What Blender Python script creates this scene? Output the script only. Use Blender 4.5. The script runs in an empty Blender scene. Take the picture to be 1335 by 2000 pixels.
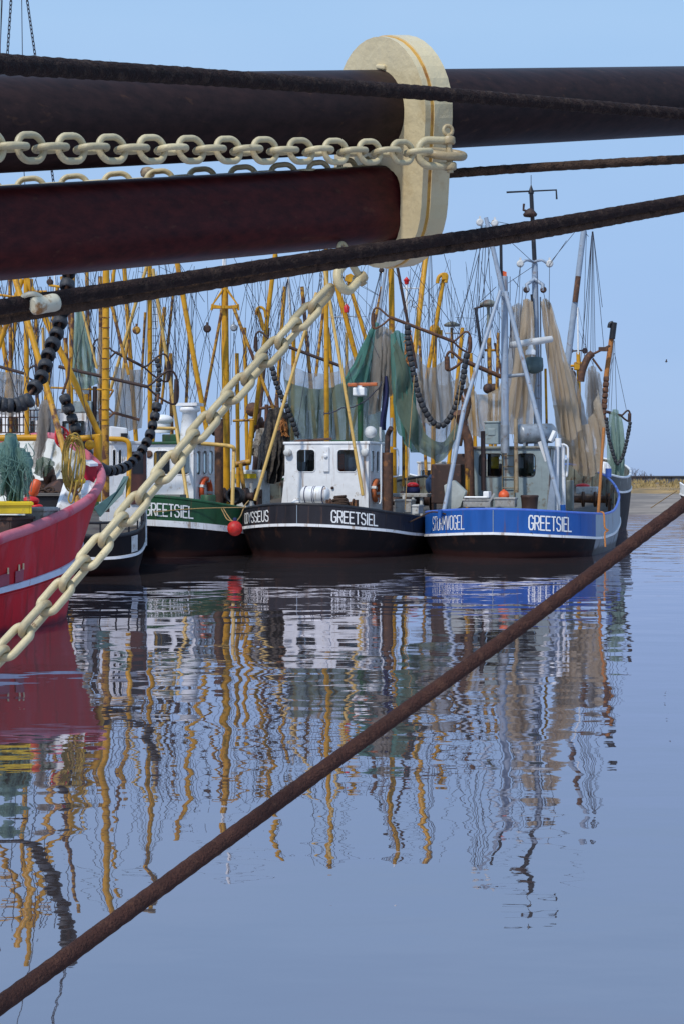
import bpy, math, random
from mathutils import Vector, Matrix, noise
from math import sin, cos, pi, radians, sqrt
random.seed(7)
SC = bpy.context.scene
COL = SC.collection
F, EYE, HOR, CXP = 2778.0, 2.5, 930.0, 667.5

# ------------------------------------------------------------ camera
cam = bpy.data.objects.new('camera', bpy.data.cameras.new('camera'))
COL.objects.link(cam)
cam.location = (0, 0, EYE)
cam.rotation_euler = (radians(90), 0, 0)
cam.data.sensor_fit = 'VERTICAL'
cam.data.sensor_height = 36
cam.data.sensor_width = 24
cam.data.lens = 50
cam.data.shift_y = -0.035
cam.data.clip_start = 0.05
cam.data.clip_end = 6000
SC.camera = cam

# ------------------------------------------------------------ sky
SUN_EL, SUN_AZ = 50.0, 214.0          # azimuth clockwise from +Y
world = bpy.data.worlds.new('World')
SC.world = world
world.use_nodes = True
wn, wl = world.node_tree.nodes, world.node_tree.links
wn.clear()
w_out = wn.new('ShaderNodeOutputWorld')
w_bg = wn.new('ShaderNodeBackground')
w_sky = wn.new('ShaderNodeTexSky')
w_sky.sky_type = 'NISHITA'
w_sky.sun_disc = False
w_sky.sun_elevation = radians(SUN_EL)
w_sky.sun_rotation = radians(SUN_AZ)
w_sky.air_density = 1.0
w_sky.dust_density = 0.6
w_sky.ozone_density = 2.0
w_mix = wn.new('ShaderNodeMix'); w_mix.data_type = 'RGBA'; w_mix.blend_type = 'MIX'
w_mix.inputs[0].default_value = 0.88
w_geo = wn.new('ShaderNodeNewGeometry')
w_sep = wn.new('ShaderNodeSeparateXYZ')
w_ramp = wn.new('ShaderNodeValToRGB')
w_ramp.color_ramp.elements[0].position = 0.0
w_ramp.color_ramp.elements[0].color = (2.62, 3.95, 6.7, 1)
w_ramp.color_ramp.elements[1].position = 0.8
w_ramp.color_ramp.elements[1].color = (2.6, 4.3, 7.3, 1)
for ps, cl in ((0.10, (2.80, 4.25, 7.0, 1)), (0.30, (3.30, 5.15, 7.7, 1))):
    e = w_ramp.color_ramp.elements.new(ps); e.color = cl
w_coord = wn.new('ShaderNodeTexCoord')
wl.new(w_coord.outputs['Generated'], w_sep.inputs[0])
wl.new(w_sep.outputs[2], w_ramp.inputs[0])
wl.new(w_sky.outputs[0], w_mix.inputs[6])
wl.new(w_ramp.outputs[0], w_mix.inputs[7])
w_map = wn.new('ShaderNodeMapping'); w_map.inputs['Scale'].default_value = (2, 2, 7)
w_nz = wn.new('ShaderNodeTexNoise'); w_nz.inputs['Scale'].default_value = 1.6; w_nz.inputs['Detail'].default_value = 5
w_mr = wn.new('ShaderNodeMapRange'); w_mr.inputs[1].default_value = .4; w_mr.inputs[2].default_value = .75; w_mr.inputs[3].default_value = 0; w_mr.inputs[4].default_value = .16
w_haze = wn.new('ShaderNodeMix'); w_haze.data_type = 'RGBA'; w_haze.inputs[7].default_value = (4.6, 5.9, 7.9, 1)
wl.new(w_coord.outputs['Generated'], w_map.inputs[0]); wl.new(w_map.outputs[0], w_nz.inputs[0]); wl.new(w_nz.outputs['Fac'], w_mr.inputs[0])
wl.new(w_mr.outputs[0], w_haze.inputs[0]); wl.new(w_mix.outputs[2], w_haze.inputs[6])
wl.new(w_haze.outputs[2], w_bg.inputs[0])
w_bg.inputs[1].default_value = 0.12
wl.new(w_bg.outputs[0], w_out.inputs[0])

# ------------------------------------------------------------ sun
sun = bpy.data.objects.new('sun', bpy.data.lights.new('sun', 'SUN'))
COL.objects.link(sun)
sun.data.energy = 2.8
sun.data.angle = radians(3.0)
sun.data.color = (1.0, 0.95, 0.87)
sd = Vector((sin(radians(SUN_AZ)) * cos(radians(SUN_EL)), cos(radians(SUN_AZ)) * cos(radians(SUN_EL)), sin(radians(SUN_EL))))
sun.rotation_euler = sd.to_track_quat('Z', 'Y').to_euler()
sun.location = (-20, -20, 40)

SC.view_settings.view_transform = 'Standard'
SC.view_settings.look = 'None'
SC.view_settings.exposure = 0.0
SC.view_settings.gamma = 1.0
SC.cycles.max_bounces = 8
SC.cycles.transparent_max_bounces = 24
SC.cycles.use_denoising = True

# ------------------------------------------------------------ helpers
def P(px, py, Y):
    """point of the place seen at photo pixel (px, py) at distance Y"""
    return Vector(((px - CXP) / F * Y, Y, EYE + (HOR - py) / F * Y))

def G(px, Y, z=0.0):
    return Vector(((px - CXP) / F * Y, Y, z))

def lin(r, g, b):
    f = lambda c: c / 12.92 if c <= 0.04045 else ((c + 0.055) / 1.055) ** 2.4
    return (f(r / 255), f(g / 255), f(b / 255))

class MB:
    def __init__(s):
        s.v, s.f, s.sm, s.mi, s.cur = [], [], [], [], 0
    def add(s, vs, fs, smooth=False):
        b = len(s.v)
        s.v += [Vector(v) for v in vs]
        for f in fs:
            s.f.append([b + i for i in f]); s.sm.append(smooth); s.mi.append(s.cur)
        return s
    def tube(s, pts, r, n=8, cap=True, prof=None):
        pts = [Vector(p) for p in pts]
        k = len(pts)
        rr = r if isinstance(r, (list, tuple)) else [r] * k
        t = (pts[1] - pts[0]).normalized()
        up = Vector((0, 0, 1)) if abs(t.z) < .9 else Vector((0, 1, 0))
        a = t.cross(up).normalized()
        vs, fs = [], []
        for i, p in enumerate(pts):
            if i == 0: tn = pts[1] - pts[0]
            elif i == k - 1: tn = pts[-1] - pts[-2]
            else: tn = (pts[i + 1] - pts[i]).normalized() + (pts[i] - pts[i - 1]).normalized()
            if tn.length < 1e-9: tn = t.copy()
            tn.normalize()
            a = (a - tn * a.dot(tn))
            if a.length < 1e-6: a = tn.orthogonal()
            a.normalize()
            b = tn.cross(a)
            for j in range(n):
                q = 2 * pi * j / n
                m = 1.0 if prof is None else prof(q, i)
                vs.append(p + (a * cos(q) + b * sin(q)) * rr[i] * m)
        for i in range(k - 1):
            for j in range(n):
                j2 = (j + 1) % n
                fs.append([i * n + j, i * n + j2, (i + 1) * n + j2, (i + 1) * n + j])
        s.add(vs, fs, n > 4)
        if cap:
            s.add([vs[j] for j in range(n)], [list(range(n - 1, -1, -1))])
            s.add([vs[(k - 1) * n + j] for j in range(n)], [list(range(n))])
        return s
    def box(s, c, d, ax=None):
        c = Vector(c)
        X, Y, Z = ax or (Vector((1, 0, 0)), Vector((0, 1, 0)), Vector((0, 0, 1)))
        vs = [c + X * (d[0] / 2 * i) + Y * (d[1] / 2 * j) + Z * (d[2] / 2 * k) for k in (-1, 1) for j in (-1, 1) for i in (-1, 1)]
        return s.add(vs, [[0, 2, 3, 1], [4, 5, 7, 6], [0, 1, 5, 4], [2, 6, 7, 3], [0, 4, 6, 2], [1, 3, 7, 5]])
    def hexa(s, lo, hi):
        return s.add(list(lo) + list(hi), [[3, 2, 1, 0], [4, 5, 6, 7], [0, 1, 5, 4], [1, 2, 6, 5], [2, 3, 7, 6], [3, 0, 4, 7]])
    def lathe(s, c, prof, ax=Vector((0, 0, 1)), n=16):
        c = Vector(c); ax = Vector(ax).normalized()
        a = ax.orthogonal().normalized(); b = ax.cross(a)
        vs, fs = [], []
        for r, z in prof:
            for j in range(n):
                q = 2 * pi * j / n
                vs.append(c + ax * z + (a * cos(q) + b * sin(q)) * r)
        for i in range(len(prof) - 1):
            for j in range(n):
                j2 = (j + 1) % n
                fs.append([i * n + j, i * n + j2, (i + 1) * n + j2, (i + 1) * n + j])
        s.add(vs, fs, True)
        for i, rev in ((0, True), (len(prof) - 1, False)):
            if prof[i][0] > 1e-4:
                idx = [i * n + j for j in range(n)]
                s.add([vs[q] for q in idx], [list(range(n))[::-1] if rev else list(range(n))])
        return s
    def ball(s, c, r, n=12, sq=(1, 1, 1)):
        c = Vector(c); vs, fs = [], []
        m = max(6, n // 2 + 2)
        for i in range(m + 1):
            th = pi * i / m
            for j in range(n):
                q = 2 * pi * j / n
                vs.append(c + Vector((r * sq[0] * sin(th) * cos(q), r * sq[1] * sin(th) * sin(q), r * sq[2] * cos(th))))
        for i in range(m):
            for j in range(n):
                j2 = (j + 1) % n
                fs.append([i * n + j, (i + 1) * n + j, (i + 1) * n + j2, i * n + j2])
        return s.add(vs, fs, True)
    def torus(s, c, R, r, ax, n=20, m=8):
        c = Vector(c); ax = Vector(ax).normalized()
        a = ax.orthogonal().normalized(); b = ax.cross(a)
        vs, fs = [], []
        for i in range(n):
            q = 2 * pi * i / n; d = a * cos(q) + b * sin(q)
            for j in range(m):
                w = 2 * pi * j / m
                vs.append(c + d * (R + r * cos(w)) + ax * (r * sin(w)))
        for i in range(n):
            for j in range(m):
                i2, j2 = (i + 1) % n, (j + 1) % m
                fs.append([i * m + j, i2 * m + j, i2 * m + j2, i * m + j2])
        return s.add(vs, fs, True)
    def grid(s, fn, nu, nv, smooth=True, close=False):
        vs = [fn(i / nu, j / nv) for j in range(nv + 1) for i in range(nu + 1)]
        fs = []
        for j in range(nv):
            for i in range(nu):
                a = j * (nu + 1) + i
                fs.append([a, a + 1, a + nu + 2, a + nu + 1])
        return s.add(vs, fs, smooth)
    def prism(s, poly, ext):
        n = len(poly); ext = Vector(ext)
        vs = [Vector(p) for p in poly] + [Vector(p) + ext for p in poly]
        fs = [list(range(n))[::-1], list(range(n, 2 * n))]
        fs += [[i, (i + 1) % n, n + (i + 1) % n, n + i] for i in range(n)]
        return s.add(vs, fs)
    def build(s, name, mats, parent=None, bevel=0, label=None, cat=None, group=None, kind=None):
        mats = mats if isinstance(mats, (list, tuple)) else [mats]
        if parent is not None:
            off = wloc(parent)
        else:
            n = len(s.v)
            off = Vector((sum(v.x for v in s.v) / n, sum(v.y for v in s.v) / n, min(v.z for v in s.v)))
        used = sorted({i for f in s.f for i in f})
        if len(used) < len(s.v):
            ix = {q: k for k, q in enumerate(used)}; s.v = [s.v[q] for q in used]; s.f = [[ix[i] for i in f] for f in s.f]
        me = bpy.data.meshes.new(name)
        me.from_pydata([v - off for v in s.v], [], s.f)
        me.polygons.foreach_set('use_smooth', s.sm)
        for m in mats: me.materials.append(m)
        me.polygons.foreach_set('material_index', s.mi)
        me.update()
        o = bpy.data.objects.new(name, me)
        COL.objects.link(o)
        if parent is not None: o.parent = parent
        else: o.location = off
        if bevel:
            md = o.modifiers.new('bevel', 'BEVEL'); md.width = bevel; md.segments = 2; md.limit_method = 'ANGLE'
        tag(o, label, cat, group, kind)
        return o

def wloc(o):
    v = Vector((0, 0, 0))
    while o is not None:
        v += o.location; o = o.parent
    return v

def tag(o, label=None, cat=None, group=None, kind=None):
    if label: o['label'] = label
    if cat: o['category'] = cat
    if group: o['group'] = group
    if kind: o['kind'] = kind
    return o

def empty(name, loc, label, cat, group=None):
    o = bpy.data.objects.new(name, None)
    COL.objects.link(o); o.location = loc; o.empty_display_size = .2
    return tag(o, label, cat, group)

def smooth_path(pts, sub=6, closed=False):
    pts = [Vector(p) for p in pts]; n = len(pts); out = []
    for i in range(n - (0 if closed else 1)):
        if closed: p0, p1, p2, p3 = pts[(i - 1) % n], pts[i], pts[(i + 1) % n], pts[(i + 2) % n]
        else: p0, p1, p2, p3 = pts[max(0, i - 1)], pts[i], pts[i + 1], pts[min(n - 1, i + 2)]
        for k in range(sub):
            t = k / sub
            out.append(.5 * ((2 * p1) + (p2 - p0) * t + (2 * p0 - 5 * p1 + 4 * p2 - p3) * t * t + (3 * p1 - p0 - 3 * p2 + p3) * t ** 3))
    if not closed: out.append(pts[-1])
    return out

def plate_mesh(outer, holes, thick, org, ux, uy):
    """flat panel with holes: polygons in (ux, uy), given thickness along ux x uy"""
    c = bpy.data.curves.new('panel', 'CURVE'); c.dimensions = '2D'; c.fill_mode = 'BOTH'; c.extrude = thick / 2
    for pts in [outer] + list(holes):
        sp = c.splines.new('POLY'); sp.points.add(len(pts) - 1)
        for q, p in zip(sp.points, pts): q.co = (p[0], p[1], 0, 1)
        sp.use_cyclic_u = True
    o = bpy.data.objects.new('panel', c)
    me = bpy.data.meshes.new_from_object(o)
    n = ux.cross(uy).normalized()
    vs = [org + ux * v.co.x + uy * v.co.y + n * v.co.z for v in me.vertices]
    fs = [list(p.vertices) for p in me.polygons]
    bpy.data.objects.remove(o); bpy.data.curves.remove(c); bpy.data.meshes.remove(me)
    return vs, fs

def rrect(x0, x1, y0, y1, r, n=5):
    out = []
    for cx, cy, a0 in ((x1 - r, y1 - r, 0), (x0 + r, y1 - r, pi / 2), (x0 + r, y0 + r, pi), (x1 - r, y0 + r, 1.5 * pi)):
        for k in range(n + 1):
            a = a0 + pi / 2 * k / n
            out.append((cx + r * cos(a), cy + r * sin(a)))
    return out

# ------------------------------------------------------------ materials
def mat(name, col, rough=.5, var=.25, scale=6.0, col2=None, cov=.0, scale2=2.0, metal=0.0, bump=0.0, bscale=40.0, stretch=(1, 1, 1), spec=.5, coat=0, rnd=False, low=None, ends=None, runs=None):
    """painted / worn surface: base colour broken up by two noises, with patches of col2"""
    m = bpy.data.materials.new(name); m.use_nodes = True
    nt = m.node_tree; n, l = nt.nodes, nt.links
    b = n['Principled BSDF']
    b.inputs['Roughness'].default_value = rough
    b.inputs['Metallic'].default_value = metal
    b.inputs['Specular IOR Level'].default_value = spec
    if coat: b.inputs['Coat Weight'].default_value = coat
    tc = n.new('ShaderNodeTexCoord'); mp = n.new('ShaderNodeMapping')
    mp.inputs['Scale'].default_value = stretch
    if rnd:
        oi = n.new('ShaderNodeObjectInfo'); vm = n.new('ShaderNodeVectorMath'); vm.operation = 'MULTIPLY_ADD'
        l.new(oi.outputs['Random'], vm.inputs[0]); vm.inputs[1].default_value = (37, 71, 13); l.new(tc.outputs['Object'], vm.inputs[2]); l.new(vm.outputs[0], mp.inputs[0])
    else: l.new(tc.outputs['Object'], mp.inputs[0])
    nz = n.new('ShaderNodeTexNoise'); nz.inputs['Scale'].default_value = scale; nz.inputs['Detail'].default_value = 6
    l.new(mp.outputs[0], nz.inputs[0])
    rp = n.new('ShaderNodeValToRGB')
    rp.color_ramp.elements[0].position = .3; rp.color_ramp.elements[1].position = .72
    rp.color_ramp.elements[0].color = tuple(c * (1 - var) for c in col) + (1,)
    rp.color_ramp.elements[1].color = tuple(min(1, c * (1 + var * .6)) for c in col) + (1,)
    l.new(nz.outputs['Fac'], rp.inputs[0])
    last = rp.outputs[0]
    if col2 and cov > 0:
        nz2 = n.new('ShaderNodeTexNoise'); nz2.inputs['Scale'].default_value = scale2; nz2.inputs['Detail'].default_value = 9; nz2.inputs['Roughness'].default_value = .68
        l.new(mp.outputs[0], nz2.inputs[0])
        r2 = n.new('ShaderNodeValToRGB')
        c = .72 - cov * .45
        r2.color_ramp.elements[0].position = c - .04; r2.color_ramp.elements[1].position = c + .06
        l.new(nz2.outputs['Fac'], r2.inputs[0])
        mx = n.new('ShaderNodeMix'); mx.data_type = 'RGBA'
        l.new(r2.outputs[0], mx.inputs[0]); l.new(last, mx.inputs[6]); mx.inputs[7].default_value = tuple(col2) + (1,)
        last = mx.outputs[2]
    if rnd:      # every copy a little lighter or dirtier
        rv = n.new('ShaderNodeMapRange'); rv.inputs[3].default_value = .74; rv.inputs[4].default_value = 1.06; l.new(oi.outputs['Random'], rv.inputs[0])
        vm2 = n.new('ShaderNodeVectorMath'); vm2.operation = 'SCALE'; l.new(last, vm2.inputs[0]); l.new(rv.outputs[0], vm2.inputs['Scale']); last = vm2.outputs[0]
    if runs:     # narrow rust runs down the plating
        mr_ = n.new('ShaderNodeMapping'); mr_.inputs['Scale'].default_value = (1, 1, .07); l.new(tc.outputs['Object'], mr_.inputs[0])
        nr = n.new('ShaderNodeTexNoise'); nr.inputs['Scale'].default_value = runs[1]; nr.inputs['Detail'].default_value = 5; nr.inputs['Roughness'].default_value = .6; l.new(mr_.outputs[0], nr.inputs[0])
        mg = n.new('ShaderNodeMapRange'); mg.inputs[1].default_value = runs[2]; mg.inputs[2].default_value = runs[2] + .09; mg.inputs[4].default_value = runs[3]; l.new(nr.outputs['Fac'], mg.inputs[0])
        mx = n.new('ShaderNodeMix'); mx.data_type = 'RGBA'; l.new(mg.outputs[0], mx.inputs[0]); l.new(last, mx.inputs[6]); mx.inputs[7].default_value = tuple(runs[0]) + (1,); last = mx.outputs[2]
    if low:      # fouling below a height, with a ragged edge
        sx = n.new('ShaderNodeSeparateXYZ'); l.new(tc.outputs['Object'], sx.inputs[0])
        ma = n.new('ShaderNodeMath'); ma.operation = 'MULTIPLY_ADD'; l.new(nz.outputs['Fac'], ma.inputs[0]); ma.inputs[1].default_value = .22; l.new(sx.outputs[2], ma.inputs[2])
        mg = n.new('ShaderNodeMapRange'); mg.inputs[1].default_value = low[0] + .08; mg.inputs[2].default_value = low[0] + .18; mg.inputs[3].default_value = 1; mg.inputs[4].default_value = 0
        l.new(ma.outputs[0], mg.inputs[0])
        mx = n.new('ShaderNodeMix'); mx.data_type = 'RGBA'; l.new(mg.outputs[0], mx.inputs[0]); l.new(last, mx.inputs[6]); mx.inputs[7].default_value = tuple(low[1]) + (1,); last = mx.outputs[2]
    if ends:     # wear where neighbouring links rub
        sx = n.new('ShaderNodeSeparateXYZ'); l.new(tc.outputs['Object'], sx.inputs[0])
        ab = n.new('ShaderNodeMath'); ab.operation = 'ABSOLUTE'; l.new(sx.outputs[0], ab.inputs[0])
        ma = n.new('ShaderNodeMath'); ma.operation = 'MULTIPLY_ADD'; l.new(nz.outputs['Fac'], ma.inputs[0]); ma.inputs[1].default_value = .022; l.new(ab.outputs[0], ma.inputs[2])
        mg = n.new('ShaderNodeMapRange'); mg.inputs[1].default_value = ends[0]; mg.inputs[2].default_value = ends[0] + .008; l.new(ma.outputs[0], mg.inputs[0])
        mq = n.new('ShaderNodeMath'); mq.operation = 'MULTIPLY'; l.new(mg.outputs[0], mq.inputs[0]); mq.inputs[1].default_value = ends[2]
        mx = n.new('ShaderNodeMix'); mx.data_type = 'RGBA'; l.new(mq.outputs[0], mx.inputs[0]); l.new(last, mx.inputs[6]); mx.inputs[7].default_value = tuple(ends[1]) + (1,); last = mx.outputs[2]
    l.new(last, b.inputs['Base Color'])
    mr = n.new('ShaderNodeMapRange'); mr.inputs[3].default_value = max(.05, rough - .12); mr.inputs[4].default_value = min(1, rough + .15)
    l.new(nz.outputs['Fac'], mr.inputs[0]); l.new(mr.outputs[0], b.inputs['Roughness'])
    if bump:
        nb = n.new('ShaderNodeTexNoise'); nb.inputs['Scale'].default_value = bscale; nb.inputs['Detail'].default_value = 5
        l.new(mp.outputs[0], nb.inputs[0])
        bp = n.new('ShaderNodeBump'); bp.inputs['Strength'].default_value = bump; bp.inputs['Distance'].default_value = .02
        l.new(nb.outputs['Fac'], bp.inputs['Height']); l.new(bp.outputs[0], b.inputs['Normal'])
    return m

def net_mat(name, col, holes=.3, scale=3.0, fine=150.0, col2=None):
    m = bpy.data.materials.new(name); m.use_nodes = True
    nt = m.node_tree; n, l = nt.nodes, nt.links
    n.clear()
    out = n.new('ShaderNodeOutputMaterial')
    d = n.new('ShaderNodeBsdfDiffuse'); t = n.new('ShaderNodeBsdfTranslucent'); tr = n.new('ShaderNodeBsdfTransparent')
    tc = n.new('ShaderNodeTexCoord')
    nz = n.new('ShaderNodeTexNoise'); nz.inputs['Scale'].default_value = scale; nz.inputs['Detail'].default_value = 8; nz.inputs['Roughness'].default_value = .7
    mp = n.new('ShaderNodeMapping'); mp.inputs['Scale'].default_value = (1, 1, .35)
    l.new(tc.outputs['Object'], mp.inputs[0]); l.new(mp.outputs[0], nz.inputs[0])
    rp = n.new('ShaderNodeValToRGB')
    rp.color_ramp.elements[0].position = .3; rp.color_ramp.elements[1].position = .7
    c2 = col2 or tuple(c * .55 for c in col)
    rp.color_ramp.elements[0].color = tuple(c2) + (1,); rp.color_ramp.elements[1].color = tuple(col) + (1,)
    l.new(nz.outputs['Fac'], rp.inputs[0])
    l.new(rp.outputs[0], d.inputs[0]); l.new(rp.outputs[0], t.inputs[0])
    ms = n.new('ShaderNodeMixShader'); ms.inputs[0].default_value = .5
    l.new(d.outputs[0], ms.inputs[1]); l.new(t.outputs[0], ms.inputs[2])
    vz = n.new('ShaderNodeTexVoronoi'); vz.feature = 'DISTANCE_TO_EDGE'; vz.inputs['Scale'].default_value = fine
    l.new(tc.outputs['Object'], vz.inputs[0])
    add = n.new('ShaderNodeMath'); add.operation = 'MULTIPLY_ADD'
    l.new(nz.outputs['Fac'], add.inputs[0]); add.inputs[1].default_value = .30
    l.new(vz.outputs['Distance'], add.inputs[2])
    gt = n.new('ShaderNodeMapRange')
    gt.inputs[1].default_value = .42 - holes * .55; gt.inputs[2].default_value = .60 - holes * .55
    gt.inputs[3].default_value = .04; gt.inputs[4].default_value = .92
    l.new(add.outputs[0], gt.inputs[0])
    mt = n.new('ShaderNodeMixShader')
    l.new(gt.outputs[0], mt.inputs[0]); l.new(ms.outputs[0], mt.inputs[1]); l.new(tr.outputs[0], mt.inputs[2])
    l.new(mt.outputs[0], out.inputs[0])
    return m

M = {}
RUST = (.10, .035, .015)
M['white'] = mat('white_paint', (.78, .78, .78), .4, .08, 5, (.36, .27, .17), .20, 3.5, runs=((.30, .17, .08), 5, .60, .75), bump=.22, bscale=2.6)
M['white_clean'] = mat('clean_white_paint', (.82, .82, .80), .35, .06, 5)
M['offwhite'] = mat('offwhite_paint', (.60, .60, .58), .5, .2, 5, (.2, .13, .08), .25, 4)
M['yellow'] = mat('ochre_mast_paint', (.60, .295, .010), .45, .22, 3.5, (.24, .09, .016), .28, 2.6, spec=.35, runs=((.20, .075, .02), 8, .58, .7))
M['yellow_pale'] = mat('faded_ochre_paint', (.60, .38, .10), .5, .2, 4, (.25, .12, .04), .25, 4)
M['yellow_rust'] = mat('rusty_ochre_paint', (.50, .25, .02), .5, .25, 4, (.09, .03, .012), .50, 3)
M['brown'] = mat('rusty_brown_steel', (.10, .045, .025), .7, .4, 8, (.22, .09, .03), .3, 4, bump=.3)
M['darkbrown'] = mat('dark_brown_steel', (.045, .022, .016), .65, .3, 8, (.12, .05, .03), .25, 5)
M['black'] = mat('black_paint', (.014, .013, .016), .4, .3, 4, (.06, .05, .05), .18, 4)
M['black_hull'] = mat('black_hull_paint', (.009, .007, .009), .6, .35, 3, (.022, .011, .010), .3, 1.2, stretch=(1, 1, .3), spec=.15, low=(.16, (.030, .010, .009)), runs=((.05, .022, .014), 4, .58, .6), bump=.22, bscale=2.6)
M['dark_bulwark'] = mat('weathered_black_bulwark_paint', (.020, .018, .024), .5, .35, 3, (.05, .045, .05), .25, 2.6, stretch=(1, 1, .22), spec=.35, runs=((.10, .05, .03), 4.5, .60, .7), bump=.22, bscale=2.6)
M['green_hull'] = mat('dark_green_paint', (.014, .075, .028), .5, .3, 4, (.03, .045, .03), .3, 3, stretch=(1, 1, .3), spec=.35, runs=((.13, .055, .022), 5, .61, .6), bump=.22, bscale=2.6)
M['blue_hull'] = mat('blue_bulwark_paint', (.010, .085, .335), .42, .2, 3, (.04, .12, .36), .18, 3.4, stretch=(1, 1, .25), spec=.35, runs=((.13, .055, .022), 4.5, .62, .6), bump=.22, bscale=2.6)
M['blue_rail'] = mat('light_blue_rail_paint', (.06, .14, .52), .45, .2, 4, (.15,.17,.3), .2, 5)
M['grey_hull'] = mat('grey_hull_paint', (.30, .36, .42), .5, .2, 3, (.17, .15, .13), .3, 3, stretch=(1, 1, .25), runs=((.13, .055, .022), 5, .58, .7), bump=.22, bscale=2.6)
M['grey_blue'] = mat('blue_grey_mast_paint', (.30, .36, .44), .42, .18, 4, (.16, .11, .08), .22, 4, runs=((.16, .08, .04), 7, .60, .6))
M['grey_house'] = mat('grey_house_paint', (.26, .32, .33), .45, .15, 4, (.17, .14, .10), .25, 3, runs=((.13, .055, .022), 5, .57, .75), bump=.22, bscale=2.6)
M['red_hull'] = mat('faded_red_hull_paint', (.52, .013, .022), .58, .2, 3.0, (.48, .038, .052), .36, 1.3, stretch=(1, 1, .5), bump=.12, bscale=25, spec=.2, low=(.06, (.18, .01, .02)), runs=((.20, .02, .02), 5, .57, .6))
M['red_rail'] = mat('pink_faded_rail_paint', (.54, .14, .18), .5, .18, 4, (.47, .05, .085), .35, 1.6, spec=.3)
M['red'] = mat('bright_red_plastic', (.62, .012, .015), .4, .2, 8)
M['orange'] = mat('orange_buoy_plastic', (.72, .10, .018), .45, .22, 9, (.45, .25, .15), .2, 9)
M['orange_old'] = mat('stained_orange_plastic', (.55, .13, .03), .55, .3, 9, (.25, .10, .05), .4, 9)
M['rubber'] = mat('grey_black_rubber', (.028, .030, .036), .6, .35, 9, (.075, .078, .085), .30, 12, bump=.25, rnd=True)
M['wire'] = mat('dark_rigging_wire', (.030, .032, .050), .6, .3, 9)
M['inside'] = mat('cabin_interior', (.05, .04, .035), .7, .4, 3)
M['deck'] = mat('worn_deck', (.10, .085, .07), .7, .4, 4, (.05, .035, .03), .4, 2)
M['olive'] = mat('grey_olive_bulwark_inside', (.19, .20, .17), .55, .25, 3, (.11, .055, .03), .35, 2.0)
M['crate'] = mat('grey_fish_box', (.36, .35, .33), .6, .25, 6, (.2, .16, .12), .3, 5)
M['crate_yellow'] = mat('yellow_plastic', (.72, .50, .012), .45, .2, 6, (.4, .25, .05), .2, 6)
M['steel'] = mat('galvanised_steel', (.32, .35, .38), .42, .3, 6, (.18, .12, .08), .25, 5, metal=.4)
M['rope_tan'] = mat('tan_rope', (.42, .26, .10), .8, .3, 30, bump=.4, bscale=120)
M['rope_orange'] = mat('orange_brown_rope', (.45, .18, .05), .8, .3, 30)
M['teal_net'] = net_mat('teal_green_net', (.17, .42, .35), .15, 2.5, 150)
M['green_net'] = net_mat('grey_green_net', (.24, .31, .235), .17, 2.2, 150)
M['grey_net'] = net_mat('grey_brown_net', (.58, .52, .45), .30, 2.2, 150)
M['tan_net'] = net_mat('tan_net', (.80, .69, .54), .31, 2.4, 150, (.52, .40, .27))
M['pale_net'] = net_mat('pale_green_net', (.46, .62, .53), .22, 2.4, 150)
M['sheer_net'] = net_mat('sheer_brown_net', (.56, .50, .44), .44, 2.0, 150)
M['heap_net'] = net_mat('teal_net_heap', (.30, .47, .41), .10, 5.0, 70, (.13, .24, .21))
M['blue_cloth'] = mat('navy_cloth', (.02, .025, .10), .8, .4, 6)

def glass_mat():
    m = bpy.data.materials.new('window_glass'); m.use_nodes = True
    n, l = m.node_tree.nodes, m.node_tree.links; n.clear()
    out = n.new('ShaderNodeOutputMaterial'); g = n.new('ShaderNodeBsdfGlossy'); g.inputs['Roughness'].default_value = .03
    t = n.new('ShaderNodeBsdfTransparent'); t.inputs[0].default_value = (.75, .8, .78, 1)
    fr = n.new('ShaderNodeFresnel'); fr.inputs[0].default_value = 1.5
    mx = n.new('ShaderNodeMixShader')
    l.new(fr.outputs[0], mx.inputs[0]); l.new(t.outputs[0], mx.inputs[1]); l.new(g.outputs[0], mx.inputs[2]); l.new(mx.outputs[0], out.inputs[0])
    return m
M['glass'] = glass_mat()

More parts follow.
